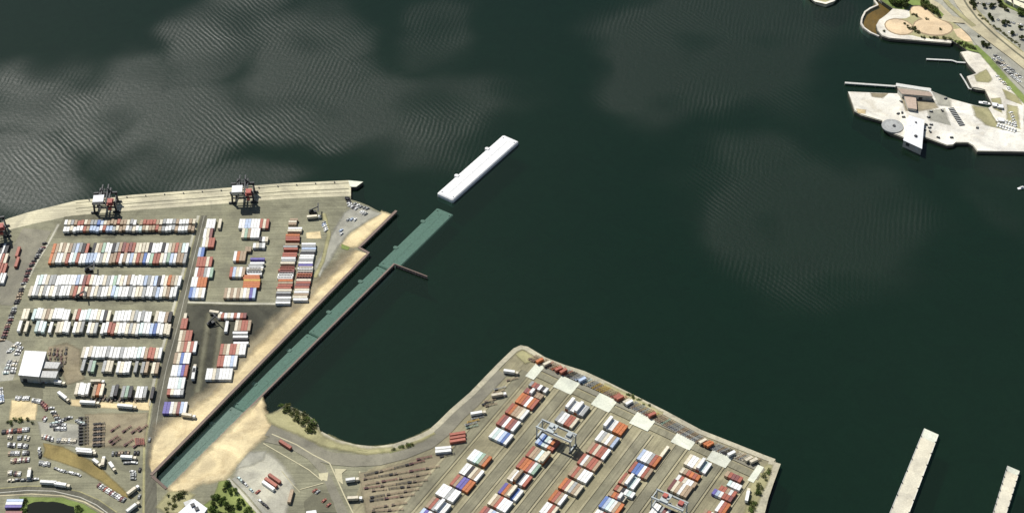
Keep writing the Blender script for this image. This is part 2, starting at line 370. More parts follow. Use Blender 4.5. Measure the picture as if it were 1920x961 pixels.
# right-hand terminal: its own surfacing
sheet('yard_pavement', [(977, 653), (1020, 675), (1094, 701), (1181, 743), (1247, 776), (1312, 811), (1378, 837), (1430, 858), (1448, 866), (1436, 901), (1427, 930), (1418, 961), (1395, 1050), (640, 1050),
                        (668, 925), (690, 880), (756, 848), (802, 828), (835, 800), (880, 752), (940, 690), (966, 661)], M_yardR)
sheet('quay_apron', quay_edge[1:9]+[(658, 351), (658, 367), (537, 372), (430, 381), (350, 387), (250, 394), (135, 404), (60, 420), (10, 432), (-60, 452)], M_quay, z=LZ)
for k, (a, b) in enumerate((((-30, 430), .35), ((0, 0), .62), ((0, 0), .78))):
    t_ = (.18, .55, .78)[k]
    top = [(142, 376), (250, 365), (400, 354), (537, 343), (654, 338)]; bot = [(142, 403), (250, 394), (400, 383), (537, 372), (654, 367)]
    strip('crane_rail', [(p[0]*(1-t_)+q[0]*t_, p[1]*(1-t_)+q[1]*t_) for p, q in zip(top, bot)], (.9, 1.1, .6)[k], M_damp)
sheet('asphalt_patch', [(121, 406), (228, 396), (216, 446), (100, 446)], M_damp, jg=(4, .3))
sheet('asphalt_patch', z3(1060, 280, 1330, 282, 1180, 340, 1080, 335), M_damp)
sheet('asphalt_patch', z1(1100, 572, 1420, 558, 1330, 580, 1105, 588), M_damp)
sheet('dark_yard', [(345, 571), (420, 571), (555, 572), (530, 600), (500, 640), (465, 680), (430, 720), (395, 755), (372, 777), (312, 778), (330, 640)], M_dark, soft=9)
strip('yard_kerb', [(348, 566), (450, 569), (556, 569)], 2.2, M_pale, soft=1.2)
for a, b in (((393, 585), (370, 735)), ((416, 595), (402, 700))):
    strip('worn_track', [a, b], 3, M_damp, soft=6)
# long north-south road
sheet('terminal_road', [(377, 404), (349, 510), (325, 600), (301, 690), (287, 760), (274, 840), (273, 900), (272, 961), (268, 1100), (296, 1100), (294, 961), (293, 900), (298, 840), (308, 760), (322, 690), (345, 600), (364, 510), (388, 404)], M_road, jg=(6, .25))
strip('road_edge', [(374, 404), (346, 510), (321, 605), (297, 690), (283, 760), (270, 840), (269, 961)], 1.6, M_verge, soft=.8)
strip('road_edge', [(372, 404), (343, 510), (318, 605), (294, 690), (279, 760)], 2.4, M_pale, soft=1.2)
strip('road_line', [(383, 404), (357, 510), (336, 600), (312, 690), (298, 760), (286, 840), (283, 880)], .5, M_lot)
# fence lane on the far left
strip('lane_edge', [(110, 420), (93, 452), (64, 500), (35, 560), (15, 610), (-12, 665)], 2.0, M_pale, soft=1)
strip('haul_lane', [(70, 430), (48, 470), (22, 520), (-5, 570)], 26, M_shore_road)
sheet('site_apron', [(0, 632), (20, 640), (42, 660), (24, 712), (-20, 716), (-40, 640)], M_lot, jg=(5, .4))
sheet('dark_apron', z5(0, 470, 240, 420, 480, 470, 480, 640, 220, 620, 60, 640, 0, 650), M_damp, jg=(5, .6))
sheet('brown_yard', z5(560, 60, 760, 20, 900, 90, 900, 300, 960, 420, 760, 480, 690, 330, 700, 200, 520, 130), M_brown, soft=5)
sheet('dirt_pad', z5(130, 660, 420, 680, 400, 880, 110, 880), M_sand, soft=3)
sheet('dirt_strip', z5(800, 650, 1300, 690, 1680, 650, 1680, 770, 1300, 750, 800, 720), M_sand, soft=3)
sheet('brown_yard', z5(960, 820, 1660, 800, 1630, 1180, 960, 1180), M_brown, soft=5)
sheet('gravel_lot', z6(420, -60, 900, -30, 900, 230, 470, 140), M_lot, soft=3)
sheet('dry_grass_bank', z6(480, 180, 700, 220, 850, 300, 1100, 420, 1200, 530, 1400, 720, 1500, 800, 1350, 760, 1150, 620, 900, 470, 700, 400, 480, 330, 500, 260), M_dry, soft=3)
sheet('curved_road', z6(-200, 710, 0, 690, 300, 665, 600, 665, 900, 730, 1100, 820, 1300, 960, 1420, 1080, 1250, 1080, 1150, 960, 950, 840, 700, 770, 350, 750, 0, 770, -200, 790), M_road)
strip('road_line', z6(-200, 752, 0, 733, 300, 708, 600, 715, 900, 785, 1080, 870, 1230, 980), .6, M_linew)
strip('road_kerb', z6(-200, 785, 0, 768, 350, 748, 700, 768, 950, 838, 1160, 960), 1.2, M_hwy)
strip('road_kerb', z6(-200, 705, 0, 686, 300, 660, 600, 660, 900, 724, 1110, 816, 1310, 955), .9, M_verge, soft=.8)
sheet('grass_bank', z6(220, 780, 700, 790, 930, 860, 1120, 970, 1150, 1100, 200, 1100), M_grass, soft=2)
pond = z6(310, 870, 380, 840, 470, 830, 650, 842, 830, 890, 840, 960, 830, 1090, 300, 1090)
M_pond, t_, p_ = newmat('pond_water'); p_.inputs['Base Color'].default_value = (.006, .009, .006, 1); p_.inputs['Roughness'].default_value = .5; p_.inputs['Specular IOR Level'].default_value = .03
sheet('pond', pond, M_pond, jg=(4, .5))
# sand beside the trench
sheet('sand_bank', [(733, 403), (671, 462), (650, 466), (638, 460), (652, 442), (690, 415), (716, 396)], M_sand, soft=7)
def band(name, pairs, mat, soft):
    """ground layer between a hard edge (first of each pair) and an edge where it thins out"""
    LAYER[0] += 1; zz = LZ+.01+.006*LAYER[0]; bm = bmesh.new(); lay = bm.verts.layers.float.new('fade'); rows = []
    P_ = []
    for i in range(len(pairs)-1):
        for j in range(6):
            t = j/6; P_.append((G(pairs[i][0]).lerp(G(pairs[i+1][0]), t), G(pairs[i][1]).lerp(G(pairs[i+1][1]), t)))
    P_.append((G(pairs[-1][0]), G(pairs[-1][1])))
    for a, b in P_:
        d = (b-a); L = d.length; d = d/L; r = []
        for q, f in ((a, 1.0), (a+d*max(.5, L-soft/2), 1.0), (a+d*(L+soft/2+random.uniform(-2, 2)), 0.0)):
            v = bm.verts.new((q.x, q.y, zz)); v[lay] = f; r.append(v)
        rows.append(r)
    for r0, r1 in zip(rows, rows[1:]):
        for j in range(2): bm.faces.new((r0[j], r0[j+1], r1[j+1], r1[j]))
    bmesh.ops.recalc_face_normals(bm, faces=bm.faces)
    if bm.faces[:][0].normal.z < 0: bmesh.ops.reverse_faces(bm, faces=bm.faces)
    me = bpy.data.meshes.new(name); bm.to_mesh(me); bm.free(); me.materials.append(FADE[mat.name]); return tag(obj(name, me), kind='structure')
NWP = [((690, 476), (664, 468)), ((640, 527), (612, 512)), ((560, 608), (528, 588)), ((500, 667), (470, 645)), ((467, 701), (440, 680)), ((420, 749), (396, 728)), ((380, 790), (350, 764)), ((340, 831), (296, 800)), ((300, 872), (288, 832)), ((286, 888), (281, 872))]
band('brown_bank', [(a_, (b_[0]-4, b_[1]-3)) for a_, b_ in NWP], M_brown, 12)
band('sand_bank', [(a_, (a_[0]+(b_[0]-a_[0])*k_, a_[1]+(b_[1]-a_[1])*k_)) for (a_, b_), k_ in zip(NWP, (.8, .62, .6, .6, .62, .66, .72, .9, 1, 1))], M_sand, 8)
sheet('sand_bank', [(316, 916), (420, 815), (492, 745), (493, 765), (502, 782), (512, 790), (505, 806), (490, 824), (462, 850), (439, 879), (421, 899), (380, 905), (346, 922), (325, 924)], M_sand, soft=8)
sheet('gravel_strip', [(645, 400), (668, 384), (716, 400), (690, 413), (655, 436), (628, 470), (600, 520), (590, 500), (622, 440)], M_lot, soft=5)
sheet('grass_patch', z2(1395, 660, 1470, 690, 1450, 715, 1390, 700), M_grass, soft=2)
sheet('clay_pad', z2(1075, 560, 1200, 545, 1215, 610, 1080, 612), M_sand, soft=2)
strip('pale_track', [(607, 400), (617, 440), (605, 490), (590, 520)], 3, M_verge, soft=2)
# land south of the trench
sheet('grass_bank', z8(900, 610, 1010, 590, 1130, 720, 1330, 960, 1500, 1180, 700, 1180, 700, 900, 830, 800), M_grass, soft=3)
sheet('verge', z8(330, 730, 520, 720, 620, 760, 460, 960, 300, 960, 200, 900), M_verge, soft=5)
strip('track_edge', z8(1000, 580, 1150, 740, 1340, 960, 1500, 1150), 2.4, M_pale, soft=1)
strip('gravel_track', z8(1080, 560, 1240, 720, 1440, 960, 1600, 1150), 6, M_lot)
sheet('pale_yard', z8(1120, 420, 1300, 280, 1480, 300, 1640, 460, 1740, 640, 1650, 960, 1600, 1100, 1480, 960, 1250, 700, 1080, 540), M_pale, soft=6)
sheet('smoky_stain', z8(1090, 470, 1250, 280, 1420, 270, 1400, 360, 1240, 440), M_lot, soft=5)
shore_road = y1(100, 285, 300, 345, 450, 440, 520, 490, 620, 518, 800, 535, 1000, 525, 1200, 475, 1400, 395, 1520, 300, 1640, 170, 1760, 60)+[(940, 697)]
strip('shore_road', shore_road, 12, M_shore_road)
sheet('terminal_branch_road', y1(130, 330, 330, 420, 560, 570, 620, 680, 700, 850, 770, 1000, 850, 1150, 730, 1150, 680, 1000, 590, 790, 540, 650, 420, 520, 250, 420, 60, 380), M_shore_road)
strip('road_line', y1(130, 318, 330, 405, 470, 490, 600, 555, 640, 640, 720, 820, 800, 980), .9, M_line)
strip('road_line', y1(60, 395, 250, 505, 430, 610, 540, 700), .8, M_line)
strip('road_line', y1(210, 620, 290, 720, 360, 795), .7, M_line)
strip('road_line', y1(360, 770, 550, 718), .7, M_line)
strip('road_line', y1(845, 620, 850, 730, 900, 900, 930, 1000), .9, M_line)
sheet('hatched_marking', y1(510, 640, 590, 630, 580, 700, 520, 690), M_line); sheet('hatched_marking', y1(640, 600, 740, 605, 700, 640, 710, 730, 660, 690), M_line)
sheet('chassis_yard', y1(840, 640, 1000, 610, 1300, 520, 1620, 440, 1640, 480, 1500, 660, 1240, 960, 1100, 1120, 930, 1120, 870, 830), M_brown, soft=4)
sheet('dark_patch', y1(390, 870, 480, 790, 600, 800, 660, 960, 400, 960), M_damp, jg=(4, .5))
strip('shore_grass', y1(1080, 455, 1180, 425, 1280, 395), 5, M_grass, soft=3)
strip('shore_verge', [(609, 820), (645, 836), (687, 844), (721, 842), (756, 835), (790, 820), (812, 808)], 7, M_verge, soft=4)
strip('rock_edge', [(600, 812), (627, 827), (664, 837), (704, 841), (740, 836), (784, 820), (807, 809), (825, 793), (848, 770), (885, 738), (937, 684), (966, 656), (977, 651), (987, 653), (1020, 673), (1056, 687), (1094, 699), (1137, 719), (1181, 741), (1247, 774), (1312, 809), (1378, 835), (1433, 857), (1452, 864)], 4.5, M_rock)
strip('rock_edge', [(1453, 866), (1440, 901), (1430, 930), (1422, 961), (1400, 1050)], 9, M_rock)
sheet('shore_scrub', y5(1720, 430, 1770, 440, 1720, 600, 1660, 720, 1600, 869, 1560, 980, 1480, 980, 1540, 780, 1560, 640, 1620, 520), M_verge, soft=4)
strip('shore_scrub', [(1130, 722), (1180, 746), (1240, 778)], 6, M_verge, soft=4)
sheet('cove_bank', [(497, 778), (512, 776), (535, 764), (572, 781), (592, 800), (606, 818), (640, 832), (690, 842), (735, 838), (735, 845), (690, 851), (640, 843), (600, 835), (560, 815), (520, 800), (505, 792)], M_verge, soft=5)
sheet('quay_tip', [(653, 338.5), (681, 341.2), (668, 350.6), (656, 350.6)], M_pad)
sheet('corner_verge', [(966, 664), (980, 656), (1004, 672), (985, 682)], M_verge, soft=4)
# right yard: lanes parallel to the container rows
ROWA = None
rl = [(y3(815, 95, 165, 820)), (y3(1150, 262, 715, 800)), (y3(1770, 120, 1275, 765)), (y5(610, 290, 195, 830)), (y5(1030, 335, 720, 775))]
dirs = [(G(a)-G(b)).normalized() for a, b in rl]
ROW = sum(dirs, Vector()).normalized(); ROW = Vector((ROW.x, ROW.y, 0)).normalized(); CRS = Vector((ROW.y, -ROW.x, 0))
RANG = math.atan2(ROW.y, ROW.x)
row_base = [G(p) for p in (y2(1140, 350)[0], y2(1505, 515)[0], y5(310, 10)[0], y5(700, 235)[0], y5(1030, 335)[0], y5(1370, 485)[0])]
pads = [G(p) for p in ((1062, 722), (1133, 755), (1205, 790), (1283, 825), (1350, 858))]
for i, b in enumerate(row_base):
    for off, wd, mt in ((-9.3, 7.6, M_lane), (-4.2, 1.6, M_lanepale), (-14.4, 1.8, M_lanepale), (17.8, 1.6, M_lanepale)):
        a = b+CRS*off+ROW*6; e = b+CRS*off-ROW*190; h = CRS*wd/2
        sheet('yard_lane', None, mt, world=[(a-h)[:2], (a+h)[:2], (e+h)[:2], (e-h)[:2]])
q0 = pads[0]-ROW*0
for off, wd, mt in ((2, 6, M_lane), (9.5, 5, M_shore_road)):
    a = pads[0]-CRS*26+ROW*(off-4); e = pads[-1]+CRS*34+ROW*(off-4); h = ROW*wd/2
    sheet('cross_lane', None, mt, world=[(a-h)[:2], (a+h)[:2], (e+h)[:2], (e-h)[:2]])
for p in pads:
    a, b = CRS*8.2, ROW*7.2
    sheet('crane_pad', None, M_pad, world=[(p-a-b)[:2], (p+a-b)[:2], (p+a+b)[:2], (p-a+b)[:2]], jg=(4, .15))
p = pads[0]-CRS*29; a, b = CRS*4, ROW*9
sheet('crane_pad', None, M_pad, world=[(p-a-b)[:2], (p+a-b)[:2], (p+a+b)[:2], (p-a+b)[:2]])
p = pads[-1]+CRS*30; a, b = CRS*2.5, ROW*9
sheet('crane_pad', None, M_pad, world=[(p-a-b)[:2], (p+a-b)[:2], (p+a+b)[:2], (p-a+b)[:2]])

# ------------------------------------------------------------------ far shore, top right
land('far_shore', yA(610, 90, 540, 150, 470, 200, 440, 255, 455, 310, 500, 365, 570, 388, 860, 412, 1190, 440, 1205, 412, 1300, 470, 1350, 510, 1280, 522, 1310, 570, 1335, 605, 1370, 660, 1440, 735, 1345, 768, 1370, 810, 1400, 880, 1440, 895, 1530, 905)
     + yB(1570, 290, 1605, 368, 1560, 385, 1400, 350, 1170, 290, 1000, 218, 980, 185, 640, 152, 680, 244, 160, 226, 185, 300, 225, 420, 290, 460, 500, 520, 525, 590, 590, 640, 720, 690, 930, 685, 1080, 740, 1150, 765, 1210, 760, 1240, 737, 1360, 738, 1410, 770, 1450, 822, 1920, 830, 2400, 836)
     + yA(2400, -300, 300, -300, 440, -40, 480, 0), M_lot, M_wetwall)
land('far_point', [(1512, -12), (1530, 4), (1548, 9), (1562, 4), (1590, -25), (1560, -60), (1500, -60)], M_verge, M_rock)
strip('rock_edge', [(1512, -8), (1530, 3), (1548, 7), (1562, 2), (1585, -20)], 3, M_beach)
sheet('white_quay', yB(160, 228, 640, 247, 700, 245, 1000, 225, 1170, 295, 1400, 360, 1560, 480, 1700, 610, 1920, 640, 2300, 650, 2300, 832, 1920, 826, 1455, 818, 1412, 764, 1360, 733, 1240, 731, 1208, 755, 1150, 760, 1080, 735, 930, 680, 720, 685, 590, 634, 530, 585, 500, 515, 295, 455, 230, 415, 190, 300), M_white)
sheet('worn_quay', yB(670, 200, 960, 230, 1060, 390, 880, 420, 740, 420), M_brown, soft=6)
sheet('worn_quay', yB(380, 240, 560, 245, 500, 290, 400, 280), M_brown, soft=5)
sheet('worn_quay', yB(240, 400, 340, 410, 330, 450, 260, 440), M_sand, soft=3)
sheet('grey_quay', yB(960, 420, 1120, 400, 1180, 560, 980, 510), M_lot, soft=8)
sheet('grey_quay', yB(1000, 230, 1170, 300, 1190, 380, 1060, 360), M_lot, soft=6)
sheet('weed_patch', yB(1400, 370, 1560, 390, 1690, 600, 1540, 560, 1430, 470), M_verge, soft=6)
sheet('marina_yard', yA(1290, 525, 1360, 515, 1480, 545, 1560, 620, 1640, 720, 1760, 880, 1860, 960)+yB(1920, 330, 1920, 640, 1700, 605, 1560, 390, 1605, 368, 1570, 290, 1530, 212)+yA(1530, 900, 1400, 875, 1350, 770, 1440, 740, 1370, 660, 1320, 580), M_beach, jg=(6, .6))
for q in (yA(1420, 760, 1540, 700, 1600, 800, 1560, 830, 1450, 820), yB(1590, 300, 1680, 290, 1700, 440, 1620, 400), yB(1750, 360, 1850, 380, 1880, 600, 1750, 560), yB(1700, 200, 1860, 280, 1900, 360, 1740, 300)):
    sheet('marina_grass', q, M_verge, soft=4)
sheet('park_grass', yA(480, 0, 610, 88, 770, 110, 780, 60, 880, 60, 1010, 130, 1130, 200, 1190, 190, 1000, 50, 900, -60, 480, -60), M_grass, soft=3)
sheet('park_ground', yA(600, 110, 770, 100, 1000, 130, 1180, 210, 1300, 300, 1400, 420, 1440, 500, 1340, 500, 1210, 400, 860, 390, 620, 370, 520, 330, 470, 260, 520, 190), M_verge)
sheet('beach', yA(608, 92, 770, 110, 780, 170, 740, 190, 600, 195, 540, 215, 520, 250, 560, 300, 620, 345, 800, 360, 900, 385, 1190, 412, 1192, 436, 860, 408, 570, 384, 500, 360, 458, 308, 444, 255, 474, 204, 545, 152), M_beach)
def blob(cx, cy, rx, ry, n=18, rot=0):
    return [(cx+rx*math.cos(a)*math.cos(rot)-ry*math.sin(a)*math.sin(rot), cy+rx*math.cos(a)*math.sin(rot)+ry*math.sin(a)*math.cos(rot)) for a in [2*math.pi*i/n for i in range(n)]]
def flat(l): return [c for p in l for c in p]
sheet('plaza_path', yA(*flat(blob(670, 275, 150, 82, rot=.2))), M_path)
sheet('plaza_path', yA(*flat(blob(1010, 275, 205, 92, rot=.1))), M_path)
sheet('plaza_path', yA(775, 105, 800, 70, 870, 62, 950, 95, 1040, 175, 1120, 215, 1000, 240, 900, 205, 860, 180, 790, 150), M_path)
sheet('sand_plaza', yA(*flat(blob(670, 275, 138, 72, rot=.2))), M_plaza)
sheet('sand_plaza', yA(*flat(blob(1010, 275, 190, 78, rot=.1))), M_plaza)
sheet('sand_plaza', yA(784, 105, 805, 76, 870, 70, 945, 102, 1030, 180, 1100, 215, 1000, 230, 910, 200, 868, 172, 795, 145), M_plaza)
sheet('sand_plaza', yA(1210, 300, 1290, 290, 1380, 380, 1400, 420, 1330, 420, 1250, 370), M_plaza)
sheet('shore_grass', yA(1200, 408, 1330, 420, 1480, 490, 1460, 530, 1350, 505, 1290, 465), M_grass, soft=3)
strip('grass_verge', yA(1440, 460, 1560, 600, 1760, 830, 1900, 980, 2100, 1200), 7, M_grass, soft=3)
sheet('car_park', yA(1240, 240, 1340, 250, 1700, 540, 1930, 780, 1930, 900, 1560, 560, 1440, 450, 1360, 350), M_lot)
strip('promenade_road', yA(1100, 180, 1200, 205, 1340, 215, 1560, 380, 1800, 560, 2050, 760), 9, M_hwy)
strip('highway', yA(1240, -60, 1310, 60, 1420, 200, 1600, 370, 1800, 530, 2050, 720), 13, M_hwy)
strip('highway', yA(1330, -60, 1390, 60, 1480, 180, 1650, 340, 1850, 510, 2100, 700), 9, M_hwy)
strip('park_track', yA(900, -30, 1060, 60, 1180, 180, 1300, 210), 7, M_hwy)
strip('park_track', yA(1080, -60, 1180, 60, 1300, 170, 1420, 270), 5, M_verge, soft=2)
strip('highway_median', yA(1285, -60, 1350, 60, 1450, 190, 1625, 355, 1825, 520, 2070, 710), 2.2, M_damp)
strip('highway_verge', yA(1380, -60, 1440, 60, 1540, 190, 1720, 360, 1930, 520), 6, M_verge, soft=2)
strip('highway_verge', yA(1660, -30, 1780, 60, 1960, 150), 9, M_grass, soft=3)
sheet('car_park_ground', yA(1420, 0, 1640, 0, 1700, 60, 1930, 160, 1930, 540, 1850, 470, 1640, 320, 1540, 190, 1450, 100), M_lot)

# ------------------------------------------------------------------ lagoon bed, breakwaters, jetties
land('lagoon_bed', yA(450, 20, 380, 85, 330, 120, 300, 180, 297, 230, 350, 300, 470, 352, 520, 360, 460, 300, 450, 250, 490, 190, 610, 95), M_lagbed, M_lagbed, top=-1.2)
def wall(name, px, wd, z0, z1_, mat, label, cat, zz=None, cap=None, capw=None, zig=0):
    pts = [G(p, z1_ if zz is None else zz) for p in px]
    c = []
    if zig:
        for i in range(len(pts)-1):
            a, b = pts[i], pts[i+1]; k = max(2, int((b-a).length/1.4)); d = (b-a).normalized(); nn = Vector((-d.y, d.x, 0))
            for j in range(k): c.append(a.lerp(b, j/k)+nn*(zig if (j//1) % 2 else -zig)*(0 if j == 0 else 1))
        c.append(pts[-1])
    else: c = jag(pts, 4, .12, False)
    def ribbon(c, wd, z0, z1_, mat, nm, parent=None, loc=Vector()):
        m = MB(); vs = []; n = len(c)
        for i, p in enumerate(c):
            d = (c[min(i+1, n-1)]-c[max(i-1, 0)]); d.z = 0; d.normalize(); nn = Vector((-d.y, d.x, 0))*wd/2
            for q, zc in ((p-nn, z0), (p+nn, z0), (p+nn, z1_), (p-nn, z1_)): vs.append((q.x-loc.x, q.y-loc.y, zc))
        fs = []
        for i in range(n-1):
            a, b = 4*i, 4*i+4
            fs += [(a+3, b+3, b+2, a+2), (a, a+1, b+1, b), (a, b, b+3, a+3), (a+1, a+2, b+2, b+1)]
        fs += [(0, 3, 2, 1), (4*n-4, 4*n-3, 4*n-2, 4*n-1)]
        m.faces(vs, fs, mat); return m.build(nm, parent, (loc.x, loc.y, 0) if parent is None else (0, 0, 0))
    base = Vector((c[0].x, c[0].y, 0))
    if cap:
        e = empty(name, base)
        ribbon(c, wd, z0, z1_, mat, 'piling', e, base); ribbon(jag(pts, 6, .05, False), capw, z1_-.9, z1_+.35, cap, 'capping_beam', e, base)
        return tag(e, label, cat)
    return tag(ribbon(c, wd, z0, z1_, mat, name, None, base), label, cat)
wall('breakwater', yA(445, -40, 425, 0, 458, 48, 380, 82, 330, 118, 300, 180, 292, 230, 320, 275, 390, 325, 470, 360), 1.8, -6, 1.6, M_beach, 'pale curved breakwater ringing the brown lagoon', 'breakwater')
wall('seawall', yA(470, 0, 540, 40, 620, 88), 1.6, -6, 2.0, M_beach, 'pale straight seawall between lagoon and green park', 'seawall')
def jetty(px, wd, zt, label, mat=M_dock, n=None):
    pts = [G(p, zt) for p in px]; base = pts[0].copy(); base.z = 0; e = empty('jetty', base)
    for i in range(len(pts)-1):
        a, b = pts[i]-base, pts[i+1]-base; m = MB(); d = b-a
        m.box(((a+b)/2+Vector((0, 0, -.25-.004*i))), (d.length, wd, .5), mat, math.atan2(d.y, d.x)); m.build('deck', e)
        k = max(1, int(d.length/9))
        for j in range(k+1):
            q = a.lerp(b, j/k)
            nn = Vector((-d.y, d.x, 0)).normalized()*(wd/2-.3)
            for s_ in (-1, 1):
                m = MB(); m.cyl((q.x+nn.x*s_, q.y+nn.y*s_, zt/2-4.4), .28, zt+8.0, M_wood, 6); m.build('pile', e)
    return tag(e, label, 'jetty')
jetty(yA(130, 826, 650, 862), 2.6, 2.2, 'long thin grey jetty reaching out above the white quay')
jetty(yA(945, 590, 1200, 602, 1250, 620, 1335, 625), 2.0, 1.6, 'thin bent finger jetty off the marina yard')
jetty(yA(1283, 738, 1330, 810, 1372, 885, 1500, 905), 1.4, 1.4, 'slim L shaped floating jetty wrapping the marina corner')
jetty(yA(640, 845, 990, 900), 5, 3.4, 'grey walkway along the top of the brown quay shed')
# two open-water piers, lower right
def pier(px, zt, wall_lbl):
    pts = [G(p, zt) for p in px]; c = sum(pts, Vector())/len(pts); base = Vector((c.x, c.y, 0)); e = empty('pier', base); m = MB(); n = len(pts)
    m.faces([(p.x-c.x, p.y-c.y, zt) for p in pts]+[(p.x-c.x, p.y-c.y, zt-1.3) for p in pts], [tuple(range(n))]+[tuple(range(2*n-1, n-1, -1))]+[(i, i+n, (i+1) % n+n, (i+1) % n) for i in range(n)], M_hwyp)
    m.build('deck', e)
    L0, L1 = pts[0]-c, pts[-1]-c; R0, R1 = pts[1]-c, pts[2]-c
    for j in range(9):
        for a, b in ((L0, L1), (R0, R1)):
            q = a.lerp(b, (j+.3)/9.5)*.96; m = MB(); m.cyl((q.x, q.y, zt/2-5), .45, zt+7.0, M_wood, 7); m.build('pile', e)
    m = MB(); hd = [pts[0]-c, pts[1]-c, (pts[1]-c).lerp(pts[2]-c, .09), (pts[0]-c).lerp(pts[-1]-c, .09)]
    m.faces([(p.x, p.y, zt+.03) for p in hd], [(0, 1, 2, 3)], M_pad); m.build('end_slab', e)
    for a, b in ((L0, L1), (R0, R1)):
        m = MB(); a2, b2 = a*.985, b*.985; m.bar((a2.x, a2.y, zt+.15), (b2.x, b2.y, zt+.15), .35, M_dock, .3); m.build('kerb', e)
        for j in range(8):
            q = a.lerp(b, (j+.5)/8)*.95; m = MB(); m.cyl((q.x, q.y, zt+.4), .32, .8, M_steel, 8, r2=.45); m.build('bollard', e)
    return tag(e, wall_lbl, 'pier')
M_hwyp = ground_mat('pier_deck', (.62, .58, .46), (.66, .62, .50), (.52, .47, .36))
pier([(1733, 802), (1760, 814), (1690, 1000), (1656, 990)], 3, 'long pale concrete pier with a lighter end slab in the lower right')
pier([(1889, 872), (1912, 882), (1880, 985), (1856, 980)], 3, 'short pale concrete pier nearest the right edge')

# ------------------------------------------------------------------ tunnel trench: sheet pile walls, sunken and floating tunnel elements
wall('sheet_pile_wall', nw_wall, .5, -16.8, 3.2, M_pile, 'long rusty sheet pile wall along the sandy bank of the trench', 'retaining wall', cap=M_cap, capw=2.4, zig=.32)
wall('sheet_pile_wall', [(285, 892), (312, 915.5)], .5, -16.8, 3.2, M_pile, 'short rusty sheet pile wall closing the land end of the trench', 'retaining wall', cap=M_cap, capw=2.2, zig=.32)
wall('sheet_pile_wall', [(314, 917), (739.6, 494)], .5, -16.8, 2.6, M_pile, 'long thin sheet pile wall between trench and open cove', 'retaining wall', cap=M_cap, capw=1.5, zig=.32)
wall('sheet_pile_wall', [(741, 495), (801, 518)], .5, -16.8, 2.6, M_pile, 'detached wing of sheet piles standing in open water', 'retaining wall', cap=M_cap, capw=.9, zig=.32)
def element(a, b, wd, zt, hgt, mat, label, name='tunnel_element', chamf=1.1):
    a, b = Vector(a), Vector(b); d = b-a; L = d.length; c = (a+b)/2; rz = math.atan2(d.y, d.x)
    e = empty(name, (c.x, c.y, zt-hgt), rz)
    m = MB(); ch = chamf
    def ring(z, ins): return [(-L/2+ins+ch, -wd/2+ins, z), (L/2-ins-ch, -wd/2+ins, z), (L/2-ins, -wd/2+ins+ch, z), (L/2-ins, wd/2-ins-ch, z), (L/2-ins-ch, wd/2-ins, z), (-L/2+ins+ch, wd/2-ins, z), (-L/2+ins, wd/2-ins-ch, z), (-L/2+ins, -wd/2+ins+ch, z)]
    vs = ring(0, 0)+ring(hgt-.8, 0)+ring(hgt, .9); n = 8
    fs = [(i, (i+1) % n, n+(i+1) % n, n+i) for i in range(n)]+[(n+i, n+(i+1) % n, 2*n+(i+1) % n, 2*n+i) for i in range(n)]+[tuple(range(n-1, -1, -1)), tuple(range(2*n, 3*n))]
    m.faces(vs, fs, mat); m.build('hull', e)
    for fx in (-.21, .25):
        m = MB(); m.cyl((L*fx, wd/2+.3, hgt-1.2), 1.9, 3.0, mat, 12); m.box((L*fx, wd/2-1, hgt+.25), (3.2, 2.2, .5), mat); m.build('access_shaft', e)
    for fx in (-.46, .46):
        for s_ in (-1, 1):
            m = MB(); m.cyl((L*fx, s_*(wd/2-2.6), hgt+.35), .45, .7, mat, 8, r2=.6); m.build('bollard', e)
    m = MB(); m.box((0, 0, hgt+.06), (L*.9, .5, .12), mat); m.build('kerb', e)
    return tag(e, label, 'tunnel element')
ZT = 3.6
A0, A1 = (G((820, 360), ZT)+G((848, 377), ZT))/2, (G((945.5, 251.5), ZT)+G((971, 265), ZT))/2
element(A0, A1, 17.6, ZT, 8.4, M_conc, 'white floating tunnel element with chamfered ends on dark water')
ZE = -3.6
e0 = (G((283, 890), 3.2)+G((314, 917), 2.6))/2; e1 = (G((691, 474), 3.2)+G((739.6, 494), 2.6))/2; e0.z = e1.z = 0
ax = (e1-e0).normalized()
p_far = (G((824, 389), ZE)+G((848, 400), ZE))/2; p_far.z = 0
e0 = e0+ax*1.2
names = ['grey green sunken tunnel element at the closed land end of the trench', 'teal sunken tunnel element second from the land end', 'teal sunken tunnel element at the trench mouth', 'teal sunken tunnel element lying outside the walls nearest the white one']
tot = (p_far-e0).length; j1 = (G(z7(1060, 490)[0], ZE)+G(z7(1200, 565)[0], ZE))/2; j1.z = 0
s1 = (j1-e0).dot(ax)
cuts = [0, s1, s1+98, s1+196, tot]
if cuts[3] > tot-40: cuts = [0, s1, s1+(tot-s1)/3, s1+(tot-s1)*2/3, tot]
axf = (p_far-e0).normalized()
for i in range(4):
    element(e0+axf*(cuts[i]+.5), e0+axf*(cuts[i+1]-.5), 17.8, ZE if i else ZE+1.2, 7.5, M_teal, names[i])

